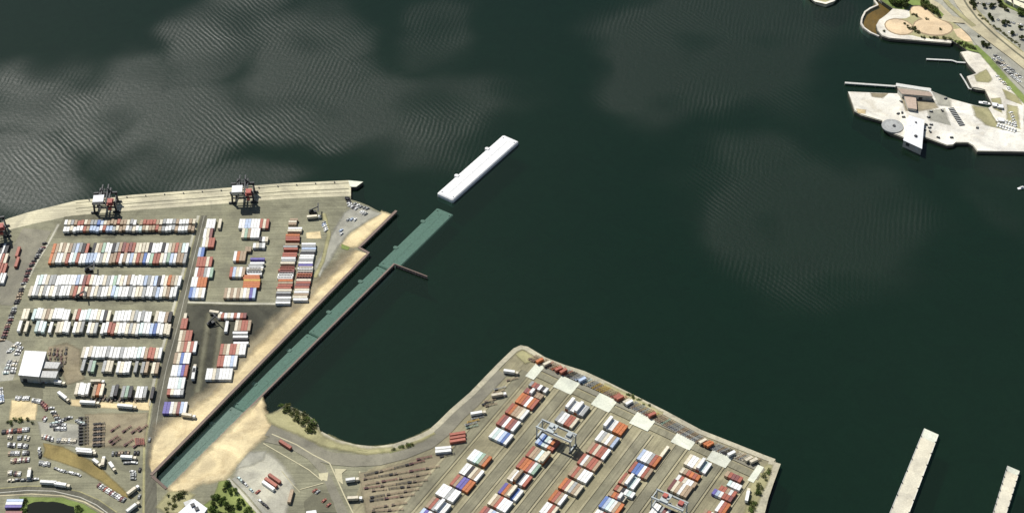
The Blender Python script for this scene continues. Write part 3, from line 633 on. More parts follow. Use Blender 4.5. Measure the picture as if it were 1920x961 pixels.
# ------------------------------------------------------------------ containers
ONES = ['', 'first', 'second', 'third', 'fourth', 'fifth', 'sixth', 'seventh', 'eighth', 'ninth', 'tenth', 'eleventh', 'twelfth', 'thirteenth', 'fourteenth', 'fifteenth', 'sixteenth', 'seventeenth', 'eighteenth', 'nineteenth']
TENS = {20: 'twent', 30: 'thirt', 40: 'fort', 50: 'fift', 60: 'sixt', 70: 'sevent', 80: 'eight', 90: 'ninet'}
def ORD(n):
    if n < 20: return ONES[n]
    t, r = n//10*10, n % 10
    return TENS[t]+('ieth' if r == 0 else 'y-'+ONES[r])
def container_geo(m, L, mat, z0=0, M=None, wd=2.44, h=2.6):
    x, y, f = L/2, wd/2, .14
    def R(z, i): return [(-x+i, -y+i, z), (x-i, -y+i, z), (x-i, y-i, z), (-x+i, y-i, z)]
    vs = R(z0, 0)+R(z0+h, 0)+R(z0+h, f)+R(z0+h-.05, f+.02)
    fs = [(3, 2, 1, 0)]
    for k in range(3): fs += [(4*k+i, 4*k+(i+1) % 4, 4*k+4+(i+1) % 4, 4*k+4+i) for i in range(4)]
    fs.append((12, 13, 14, 15)); m.faces(vs, fs, mat, M)
    for j in range(1, 5):                                            # roof bows
        m.box((-x+L*j/5, 0, z0+h-.03), (.12, wd-.34, .05), mat, 0, M)
def trailer_geo(m, L, mat, M=None):
    container_geo(m, L, mat, 1.05, M)
    m.box((0, 0, .9), (L, 1.0, .26), M_steel, 0, M)
    for sx in (-L/2+1.6, -L/2+2.9):
        for sy in (-.95, .95): m.cyl((sx, sy, .5), .5, .5, M_tyre, 7, 'Y', None, M)
    m.box((L/2-2.6, 0, .5), (.18, 1.6, 1.0), M_steel, 0, M)
CACHE = {}
def cmesh(kind, L, k):
    key = (kind, round(L, 1), k)
    if key not in CACHE:
        m = MB(); (container_geo if kind == 'container' else trailer_geo)(m, L, PM[k]); CACHE[key] = m.mesh('%s_%s' % (kind, COL[k][0].replace(' ', '_')))
    return CACHE[key]
CAMP = Vector((0, -YC, CAMH))
BOX = {'container': [], 'trailer': []}
def addbox(kind, c, rz, L, k, label, group, main=True):
    BOX[kind].append(((c-CAMP).length if main else 1e6, kind, c, rz, L, k, label, group))
H1 = 2.6
def bay(p, pat, L, row, bayno, tiers=2):
    """one bay of stacked containers; p = pixel of the far left roof corner"""
    tops = LZ+.25+H1*tiers
    nw = G(p, tops); nw.z = 0
    for i, k in enumerate(pat):
        if k == '.': continue
        t = tiers if random.random() > .03 else tiers+1
        c = nw+CRS*(1.22+2.66*i)-ROW*(L/2)+ROW*random.uniform(-.15, .15)
        for j in range(t):
            c2 = c.copy(); c2.z = LZ+.25+H1*j
            kk = k if j == t-1 else random.choice('RWTOGWRMBw')
            addbox('container', c2, RANG, L, kk, '%s container, %s from the left in bay %s of %s row, right terminal' % (COL[k][0], ORD(i+1), BAYN[bayno], row), 'containers stacked in the right terminal', j == t-1)
BAYN = ['zero', 'one', 'two', 'three', 'four', 'five', 'six', 'seven', 'eight', 'nine', 'ten', 'eleven', 'twelve', 'thirteen']
ROWS = [('the first', [(y2(1140, 350), 'GRMWKW', 6), (y2(1095, 410), 'MRWTTT', 6), (y2(1055, 455), 'OORWOR', 12), (y2(965, 548), 'ROTTwW', 12), (y2(885, 650), 'RMWRMW', 12), (y2(820, 765), 'WCWLBW', 12),
                       (y3(625, 290), 'WWCgTO', 12), (y3(555, 415), 'WWKwTW', 12), (y3(475, 515), 'RTPPOO', 12), (y3(345, 600), 'WWWGWW', 12), (y3(255, 715), 'TRGWWW', 12), (y3(165, 820), 'LPWGWW', 12)]),
        ('the second', [(y2(1505, 515), 'WWWWWG', 12), (y2(1410, 620), 'GWWRRw', 12), (y2(1235, 820), 'LBCWOR', 12), (y3(1150, 262), 'RTTCww', 12), (y3(1065, 360), 'ROORWg', 12), (y3(985, 467), 'wWTGWR', 12), (y3(905, 590), 'POTwBW', 12), (y3(810, 690), 'wTRWWW', 12), (y3(715, 800), 'RMWLWT', 12)]),
        ('the third', [(y5(310, 10), 'WWWOOO', 12), (y5(235, 120), 'WGwWTL', 12), (y5(155, 225), 'TRwRRW', 12), (y3(1610, 328), 'RWTRRT', 12), (y3(1530, 433), 'TRTWWW', 12), (y3(1445, 545), 'ORwGTw', 12), (y3(1355, 655), 'ORTW..', 12), (y3(1275, 765), 'WWRw..', 12)]),
        ('the fourth', [(y5(610, 290), 'LWWGRO', 12), (y5(535, 400), 'RBBWRT', 12), (y5(445, 500), 'RTWCW.', 12), (y5(370, 610), 'RTKWCW', 6), (y5(320, 660), 'TORWw.', 6), (y5(270, 712), 'BLCWTO', 12), (y5(195, 830), 'WWRWOT', 12)]),
        ('the fifth', [(y5(1030, 335), 'wWWwWCW', 12), (y5(960, 455), 'wTRORO', 6), (y5(925, 520), 'WRwWWT', 6), (y5(885, 560), 'MwTWTT', 12), (y5(720, 775), 'WWGMWK', 12)]),
        ('the sixth', [(y5(1365, 485), 'TRMMR', 6), (y5(1385, 570), 'CWWW', 6), (y5(1310, 615), 'RRTWR', 6), (y5(1250, 645), 'PLWRRM', 6), (y5(1310, 750), 'WRO.', 12), (y5(1165, 830), 'TRWRRO', 12)])]
for nm, bays in ROWS:
    for j, (p, pat, L) in enumerate(bays): bay(p[0], pat, 11.5 if L > 6 else 5.6, nm, j+1, 1)
c_ = G(y5(820, 240)[0], LZ+5.4); c_ = c_+CRS*1.2-ROW*6; c_.z = LZ+.25; addbox('container', c_, RANG, 12.2, 'w', 'cream container standing alone above the fourth row, right terminal', 'containers stacked in the right terminal')
# left terminal, wheeled rows
NS = math.radians(90)
def wheeled(p0, p1, pat, L, row, rep=1):
    zt = LZ+3.6; a, b = G(p0, zt), G(p1, zt); n = int((b-a).length/2.82); seq = pat
    for i in range(n):
        k = seq[int(i*len(seq)/n)] if len(seq) < n*1.0 else seq[i % len(seq)]
        if k == '.' or random.random() < .03: continue
        if k == 'W' and random.random() < .2: k = random.choice('WwwGC')
        c = a.lerp(b, (i+.5)/n); c.y -= L/2+random.uniform(-.9, .7); c.x += random.uniform(-.12, .12); c.z = LZ+.02
        addbox('trailer', c, NS+random.uniform(-.012, .012), L, k, '%s box trailer, %s from the left in %s' % (COL[k][0], ORD(i+1), row), 'box trailers parked in long rows on the left terminal')
def zz(f, *a): return f(*a)
r = zz(z1, 585, 445, 1765, 432); wheeled(r[0], r[1], 'WGTRwTGBLwTTRTwGWTRRRTwGWGTWWTw', 6.1, 'the short quayside row')
r = zz(z1, 575, 500, 1755, 492); wheeled(r[0], r[1], 'WwWWRTLLWRLGwTWGwWTwTRTGWGTWWTT', 6.1, 'the second short quayside row')
r = zz(z1, 485, 650, 1705, 645); wheeled(r[0], r[1], 'OTwTwTGLGKRTKwTgWWKGTMRMRwwwwKWWWKWwTRTWWw', 12.2, 'the upper colourful row')
r = zz(z1, 455, 740, 1690, 740); wheeled(r[0], r[1], 'OTWWwRWWRWWLLLWGwWTTRWTWLwRTBWgRRwWgLWTTGwgTWTRRWGRwTR', 12.2, 'the lower colourful row')
r = zz(z3, 335, 72, 1640, 76); wheeled(r[0], r[1], 'WWWwGGWWWWWWLWMRWWWWwGWgWwWTWWWWLGWLKWwOTwWWgWGWPB', 12.2, 'the first mostly white row')
r = zz(z3, 275, 168, 1600, 180); wheeled(r[0], r[1], 'wWGwWWwWWWWWTRwRwTWwGWWWLWWWWGWWwGWWGLWwTWWwGW', 12.2, 'the second mostly white row')
r = zz(z3, 215, 370, 1555, 402); wheeled(r[0], r[1], 'w.WWWwTwWWWWWWwRWWWWWWKw.WWWWWwGWGWWWwWWTK', 12.2, 'the third mostly white row')
r = zz(z3, 175, 484, 1545, 512); wheeled(r[0], r[1], 'W.w..WWWWW.wwWW.WWG.WwG.WWRRwWWwGwWCWWLBWWwWWWW', 12.2, 'the fourth mostly white row')
r = zz(z5, 935, 52, 1835, 66); wheeled(r[0], r[1], 'WWWWWWWGWWWWWWWWWWTRRwWwROREECTLWRM', 12.2, 'the red and white row')
r = zz(z5, 930, 205, 1800, 228); wheeled(r[0], r[1], 'G.GgW.Gww.WWWW.W.GT.wTTTRTGRRTRRT', 12.2, 'the patchy brown row')
r = zz(z5, 860, 462, 1745, 510); wheeled(r[0], r[1], 'WWWW.TOw..GK.GgK.WWG.KwTBLRTwWW', 12.2, 'the southernmost trailer row')
# left terminal, stacked blocks east of the road
def block(p, pat, L, where, tiers=1, half=False):
    tp = LZ+.25+H1*tiers; a = G(p, tp); a.z = 0
    for i, k in enumerate(pat):
        if k == '.': continue
        for j in range(tiers):
            c = a+Vector((1.3+2.62*i, -L/2+random.uniform(-.1, .1), LZ+.25+H1*j))
            addbox('container', c, NS, L, k if j == tiers-1 else random.choice('RWTGWMw'), '%s container, %s from the left in %s' % (COL[k][0], ORD(i+1), where), 'containers stacked in blocks on the left terminal', j == tiers-1)
B = 'the block beside the long road, '
for p, pat, L, wh in ((z2(185, 432), 'WWW.w', 12.2, 'northernmost'), (z2(160, 518), 'WwM', 12.2, 'second from the quay'), (z2(150, 600), 'WwRR', 12.2, 'third from the quay'), (z2(112, 688), 'LB', 12.2, 'with blue boxes'),
                      (z2(100, 772), 'RRRwR', 12.2, 'mostly red'), (z2(80, 868), 'WRRGWg', 12.2, 'above the white and orange one'), (z4(290, 90), 'WWOOO', 12.2, 'white and orange'), (z4(272, 185), 'BLWwW', 12.2, 'last before the dark yard'),
                      (z4(218, 415), 'w', 6.1, 'single box in the dark yard'), (z4(198, 460), 'RR', 12.2, 'narrow red pair'), (z4(182, 568), 'wTRR', 12.2, 'below the red pair'), (z4(165, 668), 'wTRwRW', 12.2, 'cream and red'),
                      (z4(135, 770), 'TwBWW', 12.2, 'with one blue box'), (z4(112, 880), 'WWLPR', 12.2, 'white and violet'), (z7(345, 160), 'WWWCW', 12.2, 'all white'), (z7(325, 292), 'RwWWG', 6.1, 'short one'), (z7(290, 435), 'PPWwMLW', 12.2, 'southernmost')):
    block(p[0], pat, L, B+wh)
B = 'the middle stack, '
for p, pat, L, wh in ((z2(478, 432), 'WWLLWWWRwR', 12.2, 'top block'), (z2(502, 516), 'wgTWWW', 12.2, 'second block'), (z2(655, 592), 'KWw', 6.1, 'small dark edged block'), (z2(600, 648), 'WwGW', 6.1, 'small white block'), (z2(530, 680), 'TT', 6.1, 'tan pair'),
                      (z2(430, 722), 'WOTT', 12.2, 'tan block'), (z2(395, 864), 'RLwWT', 12.2, 'pale block'), (z4(585, 188), 'TwTwT', 12.2, 'tan bottom block'), (z4(728, 188), 'wWwPL', 12.2, 'bottom block with violet box'),
                      (z4(525, 412), 'wRWwWRWRM', 6.1, 'short top block of the dark yard'), (z4(592, 486), 'W', 12.2, 'lone white box'), (z4(682, 478), 'wTRRT', 12.2, 'red block of the dark yard'), (z4(548, 690), 'RTwRRwWW', 12.2, 'wide red and white block'),
                      (z4(525, 795), 'RRWWLW', 12.2, 'half red half white block'), (z7(768, 58), 'WWwGWWWW', 12.2, 'white block by the sand')):
    block(p[0], pat, L, B+wh)
def eaststack(p0, p1, pat, wh, L=12.2):
    zt = LZ+.25+H1; a, b = G(p0, zt), G(p1, zt); n = len(pat)
    for i, k in enumerate(pat):
        if k == '.': continue
        c = a.lerp(b, (i+.5)/n); c.x += L/2+random.uniform(-.6, .6); c.z = LZ+.25
        addbox('container', c, 0, L, k, '%s container lying crosswise, %s from the top in %s' % (COL[k][0], ORD(i+1), wh), 'containers lying crosswise on the left terminal')
q = z2(930, 425, 905, 505); eaststack(q[0], q[1], 'TwT.', 'the topmost crosswise stack', 7)
q = z2(912, 505, 815, 965); eaststack(q[0], q[1], 'Ww.ORR.TGR.RRWGw.RRMWW', 'the left crosswise stack')
q = z2(1042, 645, 985, 965); eaststack(q[0], q[1], 'WGLGKWWGWPwWGOR', 'the right crosswise stack')
q = z4(1078, 0, 1035, 330); eaststack(q[0], q[1], 'RMGWWOTRRwGKWGW', 'the lower left crosswise stack')
q = z4(1245, 0, 1190, 300); eaststack(q[0], q[1], 'WwRRKwRMRwWTwW', 'the lower right crosswise stack')
q = z2(575, 780, 540, 935); eaststack(q[0], q[1], 'P.WGWwGW', 'the violet topped stack')
q = z4(785, 0, 780, 60); eaststack(q[0], q[1], 'WGW', 'the pale trio above the orange stack')
q = z4(750, 70, 745, 185); eaststack(q[0], q[1], 'OOYOOO', 'the orange stack', 14)
q = z4(650, 580, 655, 690); eaststack(q[0], q[1], 'W.WK.W', 'the black and white stack of the dark yard')
q = z6(70, 800, 55, 1000); eaststack(q[0], q[1], 'LWP.MK', 'the bottom left corner stack')
# long boxes end to end at the far left
for x, pat in ((0, 'RwKR'), (45, 'KWRR'), (62, 'WRRW'), (95, 'KwRW')):
    for j, k in enumerate(pat):
        c = G((z1(x, 0)[0][0]-4+j*-2, 0 or z1(0, 655+j*88)[0][1]), LZ+.25+H1); c.y -= 6; c.z = LZ+.25
        addbox('container', c, NS, 12.2, k, '%s container, %s down in column %s at the far left edge' % (COL[k][0], ORD(j+1), BAYN[(0, 45, 62, 95).index(x)+1]), 'containers at the far left edge')
for j, k in enumerate('RR'):
    c = G((36-j*1.5, 462+j*19), LZ+.25+H1); c.y -= 6; c.z = LZ+.25; addbox('container', c, NS, 12.2, k, 'red container of the lone pair near the left fence, %s down' % ORD(j+1), 'containers at the far left edge')
for (px, py, rzp, k, wh) in ((z8(1640, 195)[0][0], z8(1640, 185)[0][1], -33, 'R', 'beside the branch road'), (z8(1520, 580)[0][0], z8(0, 565)[0][1], -35, 'R', 'uppermost of three in the pale yard'), (z8(1480, 620)[0][0], z8(0, 608)[0][1], -35, 'R', 'in the middle of three in the pale yard'),
                             (z8(1450, 655)[0][0], z8(0, 645)[0][1], -35, 'W', 'lowest of three in the pale yard'), (z8(1700, 770)[0][0], z8(0, 765)[0][1], 75, 'T', 'standing alone at the edge of the pale yard')):
    c = G((px, py), LZ+.25+H1); d = G((px+10*math.cos(math.radians(rzp)), py-10*math.sin(math.radians(rzp))), LZ+.25+H1)-c; c.z = LZ+.25
    addbox('container', c, math.atan2(d.y, d.x), 12.2, k, '%s container %s' % (COL[k][0], wh), 'loose containers in the pale yard')
for i, k in enumerate('TTT'):
    c = G((858, 811+i*6.5), LZ+.25+H1); c.z = LZ+.25; addbox('container', c, math.radians(12), 12.2, 'R', 'reddish container, %s of three beside the shore road' % ORD(i+1), 'reddish containers beside the shore road')
for i in range(2):
    c = G((831, 838+i*6), LZ+.25+H1); c.z = LZ+.25; addbox('container', c, math.radians(7), 12.2, 'W', 'white container beside the shore road, %s of two' % ('upper' if i == 0 else 'lower'), 'white containers beside the shore road')
# the 300 that show largest of each kind become things, the rest one mass
for kind, cat in (('container', 'container'), ('trailer', 'trailer')):
    L = sorted(BOX[kind], key=lambda e: e[0]); name = 'shipping_container' if kind == 'container' else 'box_trailer'
    seen = set()
    for (_, kd, c, rz, ln, k, lab, grp) in L[:300]:
        tag(obj(name, cmesh(kd, ln, k), None, c, rz), lab, cat, grp)
    m = MB()
    for (_, kd, c, rz, ln, k, lab, grp) in L[300:]:
        M = Matrix.Translation(c) @ Matrix.Rotation(rz, 4, 'Z'); (container_geo if kd == 'container' else trailer_geo)(m, ln, PM[k], M=M)  if kd == 'trailer' else container_geo(m, ln, PM[k], 0, M)
    if m.v: tag(m.build(name+'_mass'), 'mass of further containers in the stacks and lower tiers' if kind == 'container' else 'mass of further box trailers parked in the far rows of the left terminal', cat, kind='stuff')

# ------------------------------------------------------------------ cranes
def rtg(pA, pB, span, label, trolley_mat, zt=12.5):
    """rubber tyred gantry; pA, pB = pixels of the ends of the near girder"""
    a, b = G(pA, LZ+zt), G(pB, LZ+zt); d = (b-a); L = d.length; rz = math.atan2(d.y, d.x)
    n = Vector((-d.y, d.x, 0)).normalized(); c = (a+b)/2+n*span/2
    e = empty('gantry_crane', (c.x, c.y, LZ), rz)
    for s_ in (-1, 1):
        m = MB(); m.box((0, s_*span/2, zt), (L, 1.1, 1.5), M_palesteel); m.build('girder', e)
        m = MB(); m.box((0, s_*(span/2+.9), zt-.2), (L*.92, .5, .15), M_grey); m.build('walkway', e)
        m = MB(); m.box((s_*(L/2-.8), 0, 1.5), (1.0, span+1.5, 1.0), M_palesteel); m.build('sill_beam', e)
        m = MB(); m.box((s_*(L/2-.8), 0, zt-.2), (.7, span-1.15, .9), M_palesteel); m.build('end_tie', e)
        for q in (-1, 1):
            m = MB(); m.bar((s_*(L/2-.8), q*span/2, 2.0), (s_*(L/2-.8), q*span/2, zt-.75), .85, M_palesteel); m.build('leg', e)
            for w_ in (-.9, .9):
                m = MB(); m.cyl((s_*(L/2-.8), q*span/2+w_, .75), .75, .8, M_tyre, 10, 'X'); m.build('wheel', e)
    m = MB(); m.box((-L*.12, 0, zt+1.1), (6.5, span+.8, .5), M_palesteel); m.box((-L*.12-.8, .6, zt+2.2), (3.6, 3.4, 1.8), trolley_mat); m.box((-L*.12+2.2, -1.4, zt+1.9), (1.6, 1.6, 1.2), M_grey)
    tr = m.build('trolley', e)
    m = MB(); m.box((-L*.12+4.6, -span/2+2, zt-1.9), (2.0, 2.2, 2.3), M_palesteel); m.build('operator_cab', e)
    m = MB(); m.box((L/2-4.2, .4, zt+.35), (5.2, span-2.4, .25), M_grey); m.box((L/2-4.2, .4, zt+1.5), (3.8, 3.8, 2.0), trolley_mat); m.build('machinery_box', e)
    for q in (-1, 1):
        for w_ in (-1, 1):
            m = MB(); m.bar((-L*.12+q*1.6, w_*1.2, zt+.85), (-L*.12+q*1.6, w_*1.2, 7.4), .12, M_steel); m.build('hoist_rope', e)
    m = MB(); m.box((-L*.12, 0, 7.1), (6.0, 2.3, .6), PM['Y']); m.build('spreader', e)
    return tag(e, label, 'gantry crane')
rtg((1005, 799), (1071, 828.5), 8.5, 'pale gantry crane straddling the second container row', M_palesteel)
rtg((1221, 931), (1281, 957.5), 8.5, 'pale gantry crane with reddish trolley straddling the fifth container row', M_red)
def sts(px, label, rzd=4.0):
    """low ship to shore crane with its boom drawn back; px = pixel of the middle between its legs on the quay"""
    c = G(px); e = empty('quay_crane', (c.x, c.y, LZ), math.radians(rzd)); W_, D_, Hh = 19, 14, 11
    for sx in (-1, 1):
        for sy in (-1, 1):
            m = MB(); m.bar((sx*W_/2, sy*D_/2, 1.6), (sx*W_/2*.94, sy*D_/2, Hh), 1.5, M_steel); m.build('leg', e)
            m = MB(); m.box((sx*W_/2, sy*D_/2, 1.0), (6.5, 1.3, 1.2), M_steel)
            for w_ in (-2.3, -.8, .8, 2.3): m.cyl((sx*W_/2+w_, sy*D_/2, .42), .42, .5, M_tyre, 8, 'Y')
            m.build('bogie', e)
        m = MB(); m.bar((sx*W_/2*.97, -D_/2, 6), (sx*W_/2*.97, D_/2, 6), 1.2, M_steel); m.build('portal_beam', e)
        m = MB(); m.bar((sx*W_/2*.97, -D_/2, 6), (sx*W_/2*.95, D_/2, Hh-1), .7, M_steel); m.build('brace', e)
        m = MB(); m.box((sx*4.4, -1, Hh+1.3), (1.5, D_+11, 2.0), M_steel); m.build('trolley_girder', e)
        m = MB(); m.box((sx*2.5, 1, Hh+3.2), (1.1, D_+13, 1.5), M_steel); m.build('boom', e)
        m = MB(); m.bar((sx*6, D_/2, Hh+.5), (sx*2, D_/2-1, Hh+6), .8, M_steel); m.build('apex_leg', e)
    for sy in (-1, 1):
        m = MB(); m.box((0, sy*D_/2, Hh), (W_+1.5, 1.6, 1.7), M_steel); m.build('cross_girder', e)
        m = MB(); m.box((0, sy*D_/2, 6.4), (W_*.93, .8, .9), M_steel); m.build('tie_beam', e)
    for j in range(5):
        m = MB(); m.box((0, -D_/2+2+j*3.4, Hh+2.5), (8.0, .6, .4), M_steel); m.build('deck_beam', e)
    m = MB(); m.bar((0, D_/2-1, Hh+6), (0, -D_/2-3, Hh+2.8), .4, M_steel); m.build('stay', e)
    m = MB(); m.box((-3.6, -D_/2-1.2, Hh+4.6), (8.6, 8.6, 3.6), M_wall); m.box((-3.6, -D_/2-1.2, Hh+6.6), (9.2, 9.2, .4), M_roofw); m.build('machinery_house', e)
    m = MB(); m.box((6.2, -D_/2-2.0, Hh+2.6), (5.4, 9, 1.0), M_red); m.box((6.2, -D_/2-2.5, Hh+4.0), (4.2, 6.0, 2.0), M_red); m.build('trolley', e)
    m = MB(); m.box((5.6, -D_/2-5.4, Hh-1.6), (2.6, 2.6, 2.6), M_red); m.build('operator_cab', e)
    return tag(e, label, 'crane')
sts((200, 389), 'dark quay crane with white machinery house, left of the two on the long quay')
sts((457, 371), 'dark quay crane with white machinery house, nearest the quay tip')
sts((-8, 438), 'reddish quay crane cut off by the left edge', 18)

# ------------------------------------------------------------------ vehicles
def car_parts(k):
    key = ('car', k)
    if key not in CACHE:
        b = MB()
        prof = [(-2.2, .35), (2.2, .35), (2.25, .75), (1.2, .95), (.55, 1.42), (-1.1, 1.45), (-1.9, 1.0), (-2.25, .9)]
        n = len(prof); vs = [(x, -.88, z) for x, z in prof]+[(x, .88, z) for x, z in prof]
        vs = [(x, y*(.82 if z > 1.3 else 1), z) for x, y, z in vs]
        b.faces(vs, [tuple(range(n)), tuple(range(2*n-1, n-1, -1))]+[(i, i+n, (i+1) % n+n, (i+1) % n) for i in range(n)], PM[k])
        g = MB(); g.box((.92, 0, 1.2), (.62, 1.45, .34), M_glass, 0, None, .8); g.box((-1.55, 0, 1.22), (.6, 1.45, .34), M_glass, 0, None, .8); g.box((-.3, 0, 1.22), (1.5, 1.78, .26), M_glass, 0, None, .9)
        wl = MB(); wl.cyl((0, 0, 0), .33, .22, M_tyre, 8, 'Y')
        CACHE[key] = (b.mesh('car_body'), g.mesh('car_glass'), wl.mesh('car_wheel'))
    return CACHE[key]
def car(p, ang, k, label, group, z=LZ):
    c = G(p, z); d = G((p[0]+5*math.cos(math.radians(ang)), p[1]-5*math.sin(math.radians(ang))), z)-c
    zz_ = c.z+.28 if z == LZ else c.z
    e = empty('parked_car', (c.x, c.y, LZ+.03), math.atan2(d.y, d.x)); b, g, wl = car_parts(k)
    obj('body', b, e); obj('windows', g, e)
    for sx in (-1.4, 1.4):
        for sy in (-.8, .8): obj('wheel', wl, e, (sx, sy, .33))
    return tag(e, label, 'car', group)
def truck_parts(k, L):
    key = ('truck', k, L)
    if key not in CACHE:
        cb = MB(); cb.box((0, 0, 1.7), (2.2, 2.4, 2.3), PM['W' if k != 'W' else 'w'], 0, None, .93); cb.box((-1.9, 0, .85), (3.0, 1.0, .3), M_steel); cb.box((1.05, 0, 2.1), (.14, 2.0, .8), M_glass)
        for sx in (.5, -2.4):
            for sy in (-1, 1): cb.cyl((sx, sy, .5), .5, .4, M_tyre, 8, 'Y')
        bx = MB(); trailer_geo(bx, L, PM[k]); CACHE[key] = (cb.mesh('truck_cab'), bx.mesh('truck_box'))
    return CACHE[key]
def truck(p, ang, k, label, L=12.2, cab=True):
    c = G(p, LZ+1); d = G((p[0]+8*math.cos(math.radians(ang)), p[1]-8*math.sin(math.radians(ang))), LZ+1)-c
    e = empty('semi_truck', (c.x, c.y, LZ+.02), math.atan2(d.y, d.x)); a, b = truck_parts(k, L); obj('trailer_body', b, e)
    obj('cab', a, e, (L/2+1.9, 0, 0)); return tag(e, label, 'truck', 'trucks on the terminals')
def chassis_mesh(L, k):
    key = ('chassis', L, k)
    if key not in CACHE:
        m = MB()
        for s_ in (-.48, .48): m.box((0, s_, 1.1), (L, .22, .32), PM[k])
        for j in range(5): m.box((-L/2+.4+(L-.8)*j/4, 0, 1.1), (.25, 2.3 if j in (0, 4) else .9, .22), PM[k])
        for sx in (-L/2+1.4, -L/2+2.6):
            for sy in (-.9, .9): m.cyl((sx, sy, .5), .5, .6, M_tyre, 8, 'Y')
        m.box((-L/2+2, 0, .75), (2.6, 1.3, .5), M_steel); m.box((L/2-2.4, 0, .5), (.2, 1.6, 1.0), M_steel); CACHE[key] = m.mesh('chassis')
    return CACHE[key]
def chassis(p, ang, L, k, label, group):
    c = G(p); d = G((p[0]+8*math.cos(math.radians(ang)), p[1]-8*math.sin(math.radians(ang))))-c
    return tag(obj('trailer_chassis', chassis_mesh(L, k), None, (c.x, c.y, LZ+.02), math.atan2(d.y, d.x)), label, 'trailer', group)
# bare chassis between the shore road and the right terminal
rows = [((1290, 535), (1450, 500)), ((1250, 575), (1440, 540)), ((880, 658), (1620, 480)), ((870, 690), (1500, 585)), ((880, 735), (1430, 640)), ((880, 765), (1400, 695)), ((930, 785), (1360, 735)), ((920, 840), (1330, 770)), ((930, 865), (1290, 815)), ((940, 925), (1240, 880)), ((940, 950), (1200, 935))]
for i, (a, b) in enumerate(rows):
    pa, pb = y1(*a)[0], y1(*b)[0]; L = math.hypot(pb[0]-pa[0], pb[1]-pa[1]); n = max(1, int(L/26)); ang = math.degrees(math.atan2(pa[1]-pb[1], pb[0]-pa[0]))
    for j in range(n):
        t = (j+.5)/n
        if random.random() < .1: continue
        chassis((pa[0]+(pb[0]-pa[0])*t, pa[1]+(pb[1]-pa[1])*t), ang+(180 if random.random() < .3 else 0), random.choice((11.5, 12.2)), random.choice('TTMKT'), 'bare trailer chassis, %s from the left in row %s of the brown chassis yard' % (ORD(j+1), BAYN[i+1]), 'bare chassis parked in the brown yard')
# diagonal row of trailers along the right terminal's shore
band = [(996, 670), (1030, 684), (1062, 699), (1096, 714), (1137, 733), (1181, 756), (1225, 779), (1270, 803), (1320, 829), (1370, 850), (1420, 866)]
n = 96; seg = []
for i in range(len(band)-1): seg.append(math.hypot(band[i+1][0]-band[i][0], band[i+1][1]-band[i][1]))
def along(t):
    s_ = t*sum(seg)
    for i, L in enumerate(seg):
        if s_ <= L or i == len(seg)-1: return (band[i][0]+(band[i+1][0]-band[i][0])*s_/L, band[i][1]+(band[i+1][1]-band[i][1])*s_/L)
        s_ -= L
for i in range(n):
    p = along((i+.5)/n); KS = 'TTOTwRTORRGRKGWLGCwWYTYYTTRRRTwWGTWTGTRYTTTgTGWGTTGTTGTwTOTGWTGKWTwTGwwwT'; k = KS[int(i*len(KS)/n)]
    ang = 26+random.uniform(-4, 4)
    if k in 'WwORCL' and random.random() < .42:
        c = G(p, LZ+2); d = G((p[0]+8*math.cos(math.radians(ang)), p[1]-8*math.sin(math.radians(ang))), LZ+2)-c
        tag(obj('short_trailer', cmesh('trailer', 6.6, k), None, (c.x, c.y, LZ+.05), math.atan2(d.y, d.x)), 'short %s trailer, %s place along the angled shore row of the right terminal' % (COL[k][0], ORD(i+1)), 'trailer', 'angled trailers along the shore')
    else: chassis(p, ang, 9.0, k if k not in 'W' else 'G', 'bare %s chassis, %s place along the angled shore row of the right terminal' % (COL[k][0], ORD(i+1)), 'angled trailers along the shore')
# trailers along the left edge of the right terminal
for i, (x, y, k) in enumerate(((935, 280, 'W'), (960, 345, 'T'), (850, 425, 'G'), (840, 455, 'T'), (825, 490, 'w'), (760, 535, 'T'), (740, 560, 'K'), (770, 575, 'T'), (640, 655, 'W'), (650, 690, 'G'), (610, 720, 'Y'), (590, 745, 'G'), (600, 770, 'g'))):
    p = y2(x, y)[0]
    if k in 'Ww': truck(p, -8 if i == 0 else 10, k, 'white truck and trailer near the rounded corner of the right terminal' if i == 0 else 'pale truck, %s in the loose line left of the first container row' % ORD(i+1), 9)
    else: chassis(p, 14, 10, k, 'loose chassis, %s in the line left of the first container row' % ORD(i+1), 'loose chassis left of the first row')
